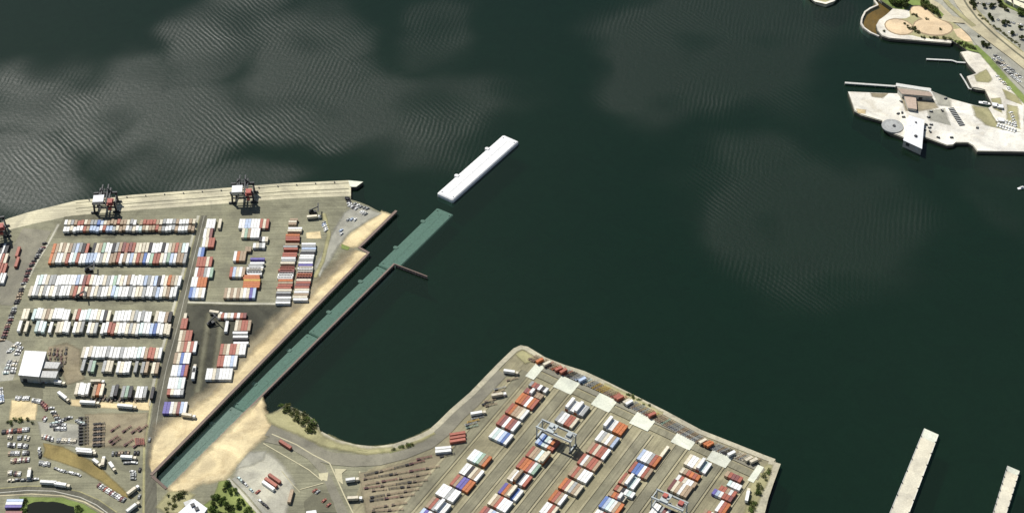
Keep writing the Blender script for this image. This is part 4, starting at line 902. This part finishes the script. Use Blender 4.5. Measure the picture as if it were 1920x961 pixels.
# trucks
for p, a, k, lab, L in ((z5(705, 620)[0], -38, 'W', 'white box truck parked slantwise by the dirt strip', 10), (z5(990, 697)[0], -3, 'W', 'long white truck at the left on the dirt strip', 12.2), (z5(1410, 738)[0], -5, 'W', 'long white truck at the right on the dirt strip', 12.2),
                        (z5(1080, 460)[0], 0, 'w', 'cream truck above the southernmost trailer row', 8), (z5(655, 470)[0], -8, 'W', 'white truck just right of the grey annex', 6.1), (z7(545, 600)[0], -8, 'w', 'cream truck below the southernmost stacked block', 8),
                        (z7(620, 140)[0], 82, 'W', 'white truck in the lane of the dark yard', 12.2), (z6(545, 632)[0], -3, 'W', 'white truck at the left beside the curved road', 12.2), (z6(680, 655)[0], -8, 'W', 'white truck at the right beside the curved road', 9),
                        (z6(1475, 730)[0], 38, 'w', 'cream truck at the lower end of the dry grass', 8), (z6(1475, 920)[0], 38, 'W', 'white truck at the bottom by the curved road', 9), (z6(1420, 350)[0], -3, 'W', 'white truck in the open lot beside the long road', 9),
                        (z6(1250, 440)[0], -55, 'W', 'white truck slanting beside the dry grass', 6.1), (z6(1155, 410)[0], 80, 'w', 'cream truck upright beside the dry grass', 6.1), (z6(1075, 400)[0], -38, 'W', 'white truck on the edge of the dry grass', 6.1),
                        (z6(940, 270)[0], -5, 'W', 'white truck at the head of the dry grass', 12.2), (z6(950, 292)[0], -5, 'W', 'white truck second at the head of the dry grass', 12.2), (z6(330, 540)[0], 82, 'W', 'lone white truck standing upright in the lower left car park', 7),
                        (z4(490, 420)[0], -8, 'w', 'cream truck at the top of the dark yard', 8), (z4(310, 940)[0], 80, 'W', 'white truck near the middle of the dark yard', 7), (z2(1130, 425)[0], 5, 'w', 'pale truck right of the topmost crosswise stack', 9),
                        (y1(790, 850)[0], 3, 'w', 'cream truck beside the branch road', 8), (y1(770, 700)[0], 8, 'W', 'white truck in front of the chassis yard', 7), (y5(1540, 730)[0], 78, 'W', 'white truck by the scrub on the right tip', 10)):
    truck(p, a, k, lab, L)
def cluster(pts, ang, cols, where, group):
    for i, p in enumerate(pts):
        k = random.choice(cols); car((p[0]+random.uniform(-.8, .8), p[1]+random.uniform(-.8, .8)), ang+random.uniform(-6, 6), k, '%s car, %s in %s' % (COL[k][0], ORD(i+1), where), group)
def line(a, b, n, skip=.1): return [(a[0]+(b[0]-a[0])*(i+.5)/n, a[1]+(b[1]-a[1])*(i+.5)/n) for i in range(n) if random.random() > skip]
ln = lambda f, *a, n=8: line(f(*a)[0], f(*a)[1], n)
cluster(line((86, 455), (58, 500), 12), 12, 'KGKMTK', 'the line by the left fence, upper stretch', 'cars along the left fence')
cluster(line((56, 503), (4, 640), 30), 12, 'KGKKMT', 'the line by the left fence, lower stretch', 'cars along the left fence')
cluster(ln(z2, 1440, 235, 1470, 310, n=4), 0, 'KW', 'the group at the quay corner', 'cars at the quay corner')
cluster(ln(z2, 1460, 310, 1620, 400, n=9), 32, 'KWGW', 'the slanting double row behind the quay corner', 'cars at the quay corner')
cluster(ln(z2, 1500, 300, 1640, 350, n=5), 32, 'WGK', 'the outer row behind the quay corner', 'cars at the quay corner')
cluster(ln(z2, 1440, 440, 1560, 450, n=4)+ln(z2, 1385, 530, 1400, 580, n=2)+ln(z2, 1230, 460, 1260, 550, n=5), 40, 'WGLW', 'the loose group above the sand bank', 'cars above the sand bank')
cluster(ln(z5, 215, 15, 100, 120, n=8), 2, 'WGWCw', 'the upper column left of the white warehouse', 'cars by the warehouse')
cluster(ln(z5, 240, 60, 180, 160, n=5), 2, 'WGWKw', 'the inner column left of the white warehouse', 'cars by the warehouse')
cluster(ln(z5, 120, 220, 60, 370, n=10), 2, 'WGWCw', 'the lower column left of the white warehouse', 'cars by the warehouse')
cluster(ln(z5, 170, 220, 140, 360, n=9), 2, 'WGWCw', 'the lower inner column left of the white warehouse', 'cars by the warehouse')
cluster(ln(z5, 240, 410, 540, 450, n=10), 80, 'GMRTWK', 'the row along the warehouse front', 'cars by the warehouse')
cluster(ln(z5, 170, 640, 330, 640, n=6)+ln(z5, 360, 660, 490, 680, n=5), 75, 'WWG', 'the row above the dirt pad', 'cars round the dirt pad')
cluster(ln(z5, 470, 690, 540, 760, n=4)+ln(z5, 470, 830, 520, 890, n=3), 60, 'MRWM', 'the group right of the dirt pad', 'cars round the dirt pad')
cluster(ln(z5, 0, 520, 20, 700, n=8), 20, 'WLGW', 'the line at the left edge beside the dark apron', 'cars at the left edge')
cluster(ln(z6, 90, 115, 330, 130, n=9), 75, 'WwGK', 'the row at the top of the lower left car park', 'cars in the lower left car park')
cluster(ln(z6, 85, 205, 310, 215, n=10), 80, 'WKGW', 'the second row of the lower left car park', 'cars in the lower left car park')
cluster(ln(z6, 100, 385, 330, 370, n=10), 80, 'RTWMw', 'the reddish row of the lower left car park', 'cars in the lower left car park')
cluster(ln(z6, 95, 515, 230, 530, n=7), 80, 'KMWWw', 'the lowest row of the lower left car park', 'cars in the lower left car park')
cluster(ln(z6, 440, 405, 560, 420, n=5)+ln(z6, 440, 240, 450, 340, n=3), 75, 'KGW', 'the group at the blunt end of the dry grass', 'cars by the dry grass')
cluster(ln(z6, 560, -20, 740, -20, n=7)+ln(z6, 600, 20, 740, 20, n=6), 85, 'WGKW', 'the gravel lot, upper rows', 'cars in the gravel lot')
cluster(ln(z6, 470, 105, 600, 140, n=6)+ln(z6, 640, 150, 860, 160, n=9), 80, 'WwKGR', 'the gravel lot, lower row', 'cars in the gravel lot')
cluster(ln(z5, 590, 930, 800, 850, n=6)+ln(z5, 840, 870, 960, 940, n=5), 5, 'WCGK', 'the gravel lot, scattered ones', 'cars in the gravel lot')
cluster(ln(z6, 1100, 650, 1400, 830, n=13), 50, 'WWGRMW', 'the slanting row beside the lower dry grass', 'cars beside the curved road')
cluster(ln(z6, 1400, 410, 1530, 400, n=4)+ln(z6, 1490, 490, 1490, 590, n=4), 0, 'GWwT', 'the open lot beside the long road', 'cars in the open lot')
cluster(ln(z8, 1100, 550, 1290, 740, n=9)+ln(z8, 1350, 820, 1450, 910, n=4), -45, 'WCGK', 'the line beside the gravel track', 'cars by the gravel track')
cluster(y1(480, 780, 555, 860, 590, 900, 15, 790, 500, 790), 40, 'RRKG', 'the branch yard, scattered ones', 'cars in the branch yard')
cluster(z8(120, 150, 10, 480, 10, 780), 70, 'KG', 'the verge of the long road', 'cars on the long road')
# dark vertical chassis in the lower left yard
for i in range(9):
    chassis(z6(935, -100+i*36)[0], 5, 8, 'K', 'dark chassis, %s down the column beside the gravel lot' % ORD(i+1), 'dark chassis columns in the brown yard')
for cI, x in enumerate((1085, 1135)):
    for i in range(9): chassis(z6(x-i*1, -30+i*30)[0], 8, 6, 'KT'[i % 2], 'short chassis, %s down the %s of the twin columns' % (ORD(i+1), ('left', 'right')[cI]), 'twin chassis columns in the brown yard')
for i, (x, y) in enumerate(((1290, 20), (1420, 30), (1520, 40), (1600, 20), (1270, 140), (1300, 165), (1440, 180), (1540, 200))):
    chassis(z6(x, y)[0], 35, 9, 'M', 'maroon chassis, %s in the scattered group beside the long road' % ORD(i+1), 'maroon chassis beside the road')
for i in range(6): chassis(z6(1560+i*2, 140+i*12)[0], 0, 7, 'R', 'red chassis, %s in the small red heap beside the road' % ORD(i+1), 'red chassis beside the road')
for i in range(12): chassis(z5(1040+i*45, 640+(i % 3)*8)[0], 60, 6, 'KT'[i % 2], 'short dark chassis, %s in the row above the dirt strip' % ORD(i+1), 'dark chassis above the dirt strip')
for i in range(14): chassis(z5(560+(i % 5)*45+random.uniform(-8, 8), 120+(i//5)*95+random.uniform(-10, 10))[0], 80, 9, 'TKM'[i % 3], 'dark chassis, %s of the jumble beside the grey annex' % ORD(i+1), 'jumbled chassis beside the annex')
# container handlers
def handler(p, ang, label):
    c = G(p); e = empty('container_handler', (c.x, c.y, LZ+.02), math.radians(ang))
    m = MB(); m.box((0, 0, 1.7), (6.5, 2.6, 1.4), M_steel); m.box((-2.2, 0, 2.6), (2.2, 2.4, 1.0), M_steel); m.build('body', e)
    m = MB(); m.box((-.2, .6, 3.2), (1.6, 1.2, 1.6), M_glass); m.build('operator_cab', e)
    m = MB(); m.bar((-2.6, 0, 3.6), (5.0, 0, 7.2), .8, M_steel); m.build('boom', e)
    m = MB(); m.box((5.2, 0, 6.6), (1.0, 11.5, .5), M_steel); m.build('spreader', e)
    for sx in (-2.2, 2.4):
        for sy in (-1.5, 1.5):
            m = MB(); m.cyl((sx, sy, .85), .85, .8, M_tyre, 12, 'Y'); m.build('wheel', e)
    return tag(e, label, 'container handler')
handler(z1(800, 905)[0], 10, 'black container handler in the aisle below the lower colourful row')
handler(z3(715, 285)[0], 15, 'black container handler in the aisle between white trailer rows')
handler(z2(1135, 382)[0], 5, 'dark container handler on the apron near the quay tip')
handler(z4(460, 520)[0], 40, 'dark container handler in the dark yard')

# ------------------------------------------------------------------ buildings
def hall(name, corners, zt, roof, label, seams=6, foot=0, pitch=0.0, vents=(), name2='roof'):
    pts = [G(p, LZ+zt) for p in corners]; c = sum(pts, Vector())/len(pts); b = Vector((c.x, c.y, LZ)); e = empty(name, b); n = len(pts)
    r = [Vector((p.x-c.x, p.y-c.y, 0)) for p in pts]
    for i in range(n):
        a, d = r[i], r[(i+1) % n]; m = MB(); ins = .965
        m.faces([(a.x*ins, a.y*ins, -foot), (d.x*ins, d.y*ins, -foot), (d.x*ins, d.y*ins, zt-.3), (a.x*ins, a.y*ins, zt-.3)], [(0, 1, 2, 3)], M_wall); w_ = m.build('wall', e)
        L = (d-a).length; k = int(L/7)
        nn = Vector((d.y-a.y, a.x-d.x, 0)).normalized()
        if nn.dot(a+d) < 0: nn = -nn
        if (a+d).y < 0:
            for j in range(k):
                q = (a.lerp(d, (j+.5)/k))*ins+nn*.06; m = MB(); m.box((q.x, q.y, 1.9), (3.4, .1, 3.6), M_steel if j % 2 else M_grey, math.atan2(d.y-a.y, d.x-a.x)); m.build('door', e)
    m = MB(); vs = [(p.x, p.y, zt-.3) for p in r]+[(p.x, p.y, zt) for p in r]
    m.faces(vs, [tuple(range(n, 2*n)), tuple(range(n-1, -1, -1))]+[(i, (i+1) % n, (i+1) % n+n, i+n) for i in range(n)], roof); rf = m.build(name2, e)
    for j in range(1, seams):
        a, d = r[0].lerp(r[1], j/seams)*.99, r[3].lerp(r[2], j/seams)*.99; m = MB(); m.bar((a.x, a.y, zt+.04), (d.x, d.y, zt+.04), .18, roof, .1); m.build('roof_seam', rf)
    for (u, v, s_) in vents:
        q = r[0].lerp(r[1], u).lerp(r[3].lerp(r[2], u), v); m = MB(); m.box((q.x, q.y, zt+.5), (s_, s_, 1.0), M_steel, .5); m.box((q.x, q.y, zt+1.05), (s_*1.2, s_*1.2, .12), M_steel, .5); m.build('roof_vent', rf)
    return tag(e, label, 'building')
zw = Z(0, 640, 12.014)
hall('warehouse', zw(560, 200, 1050, 225, 880, 790, 410, 750), 8, M_roofw, 'white flat roofed warehouse at the left edge of the terminal', 7)
hall('annex', zw(985, 445, 1365, 465, 1290, 600, 930, 590), 6, M_roofg, 'grey roofed annex, upper of two beside the white warehouse', 5)
hall('annex', zw(912, 655, 1310, 665, 1255, 815, 885, 795), 6.5, M_roofg, 'grey roofed annex, lower of two beside the white warehouse', 5)
hall('white_shed', [(364, 934), (389, 952), (362, 990), (332, 962)], 6, M_roofw, 'white shed with two black roof vents at the bottom edge', 6, vents=((.25, .28, 2.6), (.55, .3, 2.6)))
hall('site_hut', z8(500, 840, 600, 800, 620, 830, 520, 880), 3, M_roofg, 'small grey hut against the white shed', 2)
hall('site_office', y1(410, 945, 490, 935, 500, 1000, 400, 1010), 4, M_roofw, 'small white office at the bottom edge right of the trees', 3)
hall('quay_shed', yB(655, 190, 985, 228, 1010, 270, 700, 245), 6, M_rooftan, 'brown roofed shed on the white quay across the water', 8)
hall('quay_shed', yB(720, 262, 840, 285, 850, 400, 760, 385), 4, M_rooftan, 'low brown shed below the brown quay shed', 3)
hall('barge_house', yB(768, 458, 925, 505, 900, 795, 712, 708), 5, M_roofw, 'long white roofed boathouse jutting from the white quay', 5, 8, vents=((.6, .68, 2.2), (.5, .2, 1.2)))
for i, (q, lab) in enumerate(((yA(1720, -20, 1790, -5, 1800, 30, 1740, 0), 'cream roofed house at the top right corner, leftmost'), (yA(1810, -10, 1930, 40, 1930, 90, 1820, 40), 'cream roofed house at the top right corner, right of the first'), (yA(1740, -60, 1930, -20, 1930, 20, 1760, -25), 'cream roofed hall cut by the top edge'))):
    hall('far_house', q, 5, M_roofc, lab, 4)
for i, (x, y) in enumerate(((1600, 330), (1650, 345), (1660, 480))):
    hall('boat_shed', yB(x, y, x+60, y+8, x+66, y+40, x+6, y+32), 3, M_roofw, 'small white boat shed on the marina yard, %s from the water' % ORD(i+1), 2)
# round tank on the white quay
c = G(yB(605, 565)[0], LZ+1.3); e = empty('round_tank', (c.x, c.y, LZ)); R_ = 9.8
m = MB(); m.cyl((0, 0, .6), R_, 1.2, M_grey, 32); m.build('tank_wall', e)
m = MB(); m.cyl((0, 0, 1.3), R_+.4, .3, PM['G'], 32); m.build('rim', e)
m = MB(); m.cyl((0, 0, 1.6), R_-1.2, .5, PM['G'], 32, r2=1.2); m.build('roof', e)
m = MB(); m.cyl((1.2, -.8, 2.0), 1.5, .9, M_steel, 12); m.build('hatch', e)
m = MB(); m.box((0, R_/2, 1.95), (.8, R_, .2), M_grey); m.build('walkway', e)
tag(e, 'round grey settling tank on the edge of the white quay', 'tank')
# boats
def boat(p, ang, L, label, z=0):
    c = G(p, z); e = empty('moored_boat', (c.x, c.y, z), math.radians(ang)); m = MB(); wd = L*.3
    pl = [(-L/2, -wd/2*.8), (L*.1, -wd/2), (L*.35, -wd/3), (L/2, 0), (L*.35, wd/3), (L*.1, wd/2), (-L/2, wd/2*.8)]; n = 7
    m.faces([(x*.92, y*.8, -.4) for x, y in pl]+[(x, y, 1.0) for x, y in pl], [tuple(range(n-1, -1, -1)), tuple(range(n, 2*n))]+[(i, (i+1) % n, (i+1) % n+n, i+n) for i in range(n)], PM['W']); m.build('hull', e)
    m = MB(); m.box((-L*.05, 0, 1.6), (L*.35, wd*.6, 1.2), PM['W'], 0, None, .8); m.build('cabin', e)
    m = MB(); m.box((L*.1, 0, 1.75), (L*.06, wd*.55, .5), M_glass); m.build('windscreen', e)
    return tag(e, label, 'boat')
boat((1916, 353), 20, 9, 'small white boat alone on the water at the right edge')
boat(yB(1535, 345)[0], -15, 13, 'white boat moored beside the marina yard')
for i in range(14):
    x, y = 1640+random.uniform(0, 60)+(i % 7)*4, 500+i*8; b_ = boat(yB(1660+(i % 7)*28, 505+(i//7)*55+(i % 7)*9)[0], 60, 7, 'small white boat on land, %s in the marina storage rows' % ORD(i+1), LZ+.4); b_['group'] = 'boats stored on land'
# quay clutter: fuel drums, bollards
for i in range(14):
    t = (i+.5)/14; p = (150+t*495, 375.2-t*35.5); c = G(p); m = MB(); m.cyl((0, 0, .35), .45, .7, M_steel, 10, r2=.38); m.cyl((0, 0, .8), .62, .22, M_steel, 10)
    tag(m.build('mooring_bollard', None, (c.x, c.y-1, LZ+.1)), 'black mooring bollard, %s from the left on the long quay edge' % ORD(i+1), 'bollard', 'bollards on the long quay')

# ------------------------------------------------------------------ trees and shrubs
def foliage(r, h, n, mat, seed, lobes=6):
    rnd = random.Random(seed); m = MB(); L = []
    for i in range(lobes):
        a = rnd.uniform(0, 6.28); q = rnd.uniform(.15, .62)*r; L.append((q*math.cos(a), q*math.sin(a), h*rnd.uniform(.45, .85), r*rnd.uniform(.32, .55)))
    for i in range(n):
        cx, cy, cz, cr = rnd.choice(L); v = Vector((rnd.gauss(0, 1), rnd.gauss(0, 1), rnd.gauss(0, .8))).normalized()*cr*rnd.uniform(.55, 1.1)
        p = Vector((cx, cy, cz))+v; s_ = rnd.uniform(.25, .62)*r/4
        q = Vector((rnd.uniform(-1, 1), rnd.uniform(-1, 1), rnd.uniform(-.2, 1))).to_track_quat('Z', 'Y').to_matrix().to_4x4()
        M = Matrix.Translation(p) @ q
        m.faces([(-s_, -s_*.5, 0), (s_*.2, -s_*.8, .1*s_), (s_, 0, 0), (s_*.1, s_*.8, .15*s_), (-s_*.9, s_*.4, 0)], [(0, 1, 2, 3, 4)], mat, M)
    return m
def trunk(h, r):
    m = MB(); m.cyl((0, 0, h*.3), r, h*.6, M_bark, 7, r2=r*.6)
    for i in range(4):
        a = i*1.7; m.bar((0, 0, h*.38), (math.cos(a)*h*.22, math.sin(a)*h*.22, h*.66), r*.6, M_bark)
    return m.mesh('trunk')
TR = {}
def tree(p, r, kind, label, group, z=LZ):
    key = (kind, random.randint(0, 2))
    if key not in TR:
        mt = {'green': M_leaf, 'dark': M_leafd, 'olive': M_leafy}[kind]
        TR[key] = (foliage(4, 7.5, 420, mt, len(kind)*31+key[1]).mesh('crown_'+kind), trunk(7.5, .3))
    c = G(p, z); e = empty('tree', (c.x, c.y, z), random.uniform(0, 6.28)); s_ = r/4; e.scale = (s_*random.uniform(.9, 1.12), s_*random.uniform(.9, 1.12), s_*random.uniform(.8, 1))
    obj('crown', TR[key][0], e); obj('trunk', TR[key][1], e)
    return tag(e, label, 'tree', group)
def shrub(p, r, kind, label, group, z=LZ):
    key = ('s'+kind, random.randint(0, 2))
    if key not in TR:
        mt = {'green': M_leaf, 'dark': M_leafd, 'olive': M_leafy}[kind]; m = foliage(2, 2.2, 170, mt, 400+len(kind)*7+key[1], 5); st = MB()
        for i in range(4): st.bar((0, 0, 0), (.6*math.cos(i*1.6), .6*math.sin(i*1.6), 1.5), .1, M_bark)
        TR[key] = (m.mesh('foliage_'+kind), st.mesh('stem'))
    c = G(p, z); e = empty('shrub', (c.x, c.y, z-.05), random.uniform(0, 6.28)); s_ = r/2; e.scale = (s_*1.1, s_, s_*.85)
    obj('foliage', TR[key][0], e); obj('stem', TR[key][1], e)
    return tag(e, label, 'shrub', group)
def grove(poly, n, r0, r1, kinds, fn, lab, group):
    xs, ys = [p[0] for p in poly], [p[1] for p in poly]; k = 0; tries = 0; got = []
    while k < n and tries < 4000:
        tries += 1; x, y = random.uniform(min(xs), max(xs)), random.uniform(min(ys), max(ys)); ins = False
        for i in range(len(poly)):
            (xa, ya), (xb, yb) = poly[i], poly[i-1]
            if (ya > y) != (yb > y) and x < (xb-xa)*(y-ya)/(yb-ya)+xa: ins = not ins
        if not ins or any(math.hypot(x-a, (y-b)*1.3) < r0*1.3 for a, b in got): continue
        got.append((x, y)); k += 1
    got.sort()
    for i, (x, y) in enumerate(got): fn((x, y), random.uniform(r0, r1), random.choice(kinds), lab % ORD(i+1), group)
grove(z8(890, 660, 990, 610, 1100, 740, 1280, 960, 1290, 1010, 760, 1010, 800, 860), 44, 1.7, 3.1, ['green', 'green', 'green', 'dark'], tree, 'green tree, %s from the left in the grove at the bottom edge', 'trees in the bottom grove')
grove(z8(320, 770, 520, 730, 500, 830, 360, 830), 9, 1.6, 2.6, ['olive', 'dark'], shrub, 'olive shrub, %s from the left at the closed end of the trench', 'shrubs at the trench end')
grove(z8(290, 830, 430, 830, 420, 960, 290, 960), 8, 1.4, 2.2, ['olive'], shrub, 'low olive shrub, %s from the left beside the white shed', 'shrubs beside the white shed')
grove(y1(190, 95, 250, 72, 340, 130, 450, 200, 510, 270, 500, 320, 440, 310, 380, 260, 300, 190, 210, 140), 40, 1.9, 3.6, ['dark', 'green', 'olive'], shrub, 'bushy shrub, %s from the left on the cove corner', 'shrubs on the cove corner')
grove(y1(1090, 445, 1270, 395, 1280, 405, 1180, 445, 1100, 460), 8, 1.3, 2.2, ['green', 'olive'], shrub, 'shrub, %s from the left on the cove shore', 'shrubs on the cove shore')
grove(y5(1740, 470, 1760, 480, 1700, 640, 1630, 780, 1590, 900, 1540, 900, 1590, 720, 1640, 580), 22, 1.5, 2.8, ['dark', 'green', 'olive'], shrub, 'dark shrub, %s from the left on the right tip', 'shrubs on the right tip')
grove(y4(560, 250, 640, 280, 780, 360, 760, 380, 600, 300), 9, 1.1, 1.8, ['olive', 'green'], shrub, 'low shrub, %s from the left behind the shore trailers', 'shrubs behind the shore trailers')
grove(z6(225, 800, 320, 800, 300, 860, 300, 960, 215, 960), 9, 1.6, 2.8, ['green', 'dark'], shrub, 'green shrub, %s from the left on the left bank of the pond', 'shrubs round the pond')
grove(z6(840, 870, 930, 900, 920, 960, 845, 960), 7, 1.6, 2.6, ['green', 'dark'], shrub, 'green shrub, %s from the left on the right bank of the pond', 'shrubs round the pond')
grove(z5(60, 860, 340, 880, 380, 930, 60, 960), 10, 1.5, 2.6, ['green', 'dark'], shrub, 'green shrub, %s from the left below the dirt pad', 'shrubs below the dirt pad')
grove(yA(560, 0, 640, 0, 760, 40, 750, 95, 640, 80), 16, 3.2, 5.2, ['green', 'dark'], tree, 'green tree, %s from the left in the lagoon park', 'trees in the lagoon park')
grove(yA(880, 20, 960, 60, 1110, 170, 1100, 200, 960, 110, 870, 60), 12, 2.4, 3.8, ['green', 'olive'], tree, 'green tree, %s from the left above the sand plazas', 'trees above the sand plazas')
grove(yA(725, 215, 790, 230, 870, 330, 850, 350, 760, 290, 725, 260), 9, 1.8, 3.0, ['dark'], shrub, 'dark shrub, %s from the left between the two sand plazas', 'shrubs between the plazas')
grove(yA(790, 130, 860, 160, 850, 180, 795, 160), 4, 1.8, 2.8, ['dark', 'olive'], shrub, 'dark shrub, %s from the left below the upper sand plaza', 'shrubs between the plazas')
grove(yA(870, 372, 1180, 385, 1180, 402, 880, 388), 12, 1.6, 2.6, ['dark', 'olive'], shrub, 'dark shrub, %s from the left along the beach wall', 'shrubs along the beach wall')
grove(yA(1210, 415, 1340, 430, 1440, 500, 1360, 500, 1290, 465), 12, 1.8, 3.2, ['green', 'dark'], shrub, 'green shrub, %s from the left on the shore below the plazas', 'shrubs on the far shore')
grove(yA(1480, 450, 1520, 440, 1570, 480, 1550, 500), 5, 2.2, 3.2, ['dark'], tree, 'dark tree, %s from the left in the far car park', 'trees in the far car park')
grove(yA(1380, 0, 1410, 0, 1450, 90, 1420, 100, 1390, 50), 8, 2.2, 3.2, ['dark'], tree, 'dark tree, %s from the left beside the highway', 'trees beside the highway')
grove(yA(1650, 0, 1680, 10, 1690, 70, 1770, 120, 1740, 130, 1670, 70), 9, 2.0, 3.0, ['dark', 'olive'], tree, 'olive tree, %s from the left beyond the highway car park', 'trees beyond the highway')
grove(yA(1850, 90, 1920, 110, 1920, 190, 1860, 160), 8, 2.6, 4, ['dark', 'green'], tree, 'dark tree, %s from the left near the top right houses', 'trees near the houses')
for i, (x, y) in enumerate(((950, 200), (1080, 305), (520, 320), (1470, 375))):
    shrub(yA(x, y)[0], 2.4, 'dark', 'round dark shrub standing alone on the plazas, %s from the left' % ('second', 'third', 'first', 'fourth')[i], 'lone shrubs on the plazas')
for i, (x, y) in enumerate(((1575, 180), (1600, 205), (1720, 245), (1700, 255), (1750, 250), (1880, 300), (1790, 350), (1890, 395), (1580, 80), (1520, 80), (1610, 75))):
    tree(yA(x, y)[0], 3.4, 'dark', 'dark round tree, %s from the left among those in the highway car park' % ORD(sorted([1575, 1600, 1720, 1700, 1750, 1880, 1790, 1890, 1580, 1520, 1610]).index(x)+1), 'trees in the highway car park')
for i in range(22):
    t = (i+.5)/22; shrub(yA(1460+t*430+random.uniform(-8, 8), 150+t*330+random.uniform(-8, 8))[0], random.uniform(1.6, 2.6), 'olive', 'olive shrub, %s from the left along the highway verge' % ORD(i+1), 'shrubs along the highway verge')
for nm, a, b, n in (('the upper bay row of the highway car park', (1450, 40), (1640, 50), 10), ('the middle bay row of the highway car park', (1640, 200), (1910, 260), 14), ('the lower bay row of the highway car park', (1760, 330), (1910, 380), 8)):
    cluster(ln(yA, *a, *b, n=n), 60, 'WGKGw', nm, 'cars in the highway car park')
cluster(ln(yA, 1610, 540, 1890, 790, n=20), 0, 'KGWGw', 'the long strip car park, upper row', 'cars in the strip car park')
cluster(ln(yA, 1600, 570, 1880, 830, n=20), 0, 'KGWGw', 'the long strip car park, lower row', 'cars in the strip car park')
cluster(ln(yB, 1640, 70, 1780, 210, n=9)+ln(yB, 1780, 400, 1840, 590, n=8), 20, 'WwWG', 'the marina yard, in two lines', 'cars in the marina yard')
# stacked timber / bits on the white quay
for i in range(10):
    p = yB(1195+i*11, 405+i*17)[0]; c = G(p, LZ); m = MB()
    for j in range(3): m.box((0, (j-1)*1.3, .5+.1*(j % 2)), (5.5, 1.0, 1.0), M_steel if j != 1 else M_grey)
    tag(m.build('beam_pile', None, (c.x, c.y, LZ+.1), .2), 'pile of dark beams, %s from the left in the line across the white quay' % ORD(i+1), 'beam pile', 'beam piles on the white quay')
for i, (x, y) in enumerate(((715, 485), (660, 450), (700, 440), (940, 560), (990, 560), (975, 590), (925, 610), (980, 630), (1060, 690), (1195, 690), (1135, 300), (770, 320), (690, 330), (990, 430), (965, 485), (1450, 590), (1100, 420))):
    c = G(yB(x, y)[0], LZ); m = MB(); m.box((0, 0, .8), (3.4, 1.8, 1.5), M_steel, 0, None, .9); m.box((.3, .2, 1.8), (1.4, 1.2, .7), M_grey)
    tag(m.build('equipment_skid', None, (c.x, c.y, LZ+.1), i*.7), 'dark equipment skid, %s from the left on the white quay' % ORD(1+sorted([715, 660, 700, 940, 990.1, 975, 925, 980, 1060, 1195, 1135, 770, 690, 990, 965, 1450, 1100]).index(x if not (x == 990 and y == 560) else 990.1)), 'equipment', 'equipment on the white quay')


cluster(ln(z6, 20, 60, 330, 30, n=12), 80, 'WKGwR', 'the row along the foot of the dark apron', 'cars in the lower left car park')
cluster(ln(z6, 90, 300, 330, 290, n=9), 80, 'WGKT', 'the third row of the lower left car park', 'cars in the lower left car park')
cluster(ln(z6, 100, 600, 420, 590, n=9), 10, 'WGKw', 'the line just above the curved road', 'cars beside the curved road')
cluster(ln(z6, 620, 470, 900, 540, n=9), -20, 'WGTK', 'the line just below the dry grass', 'cars by the dry grass')
cluster(ln(z6, 1250, 300, 1560, 290, n=9), 80, 'GKWT', 'the row at the top of the open lot', 'cars in the open lot')
cluster(ln(z5, 560, 720, 660, 900, n=8), 5, 'GWKT', 'the column left of the gravel lot', 'cars in the gravel lot')
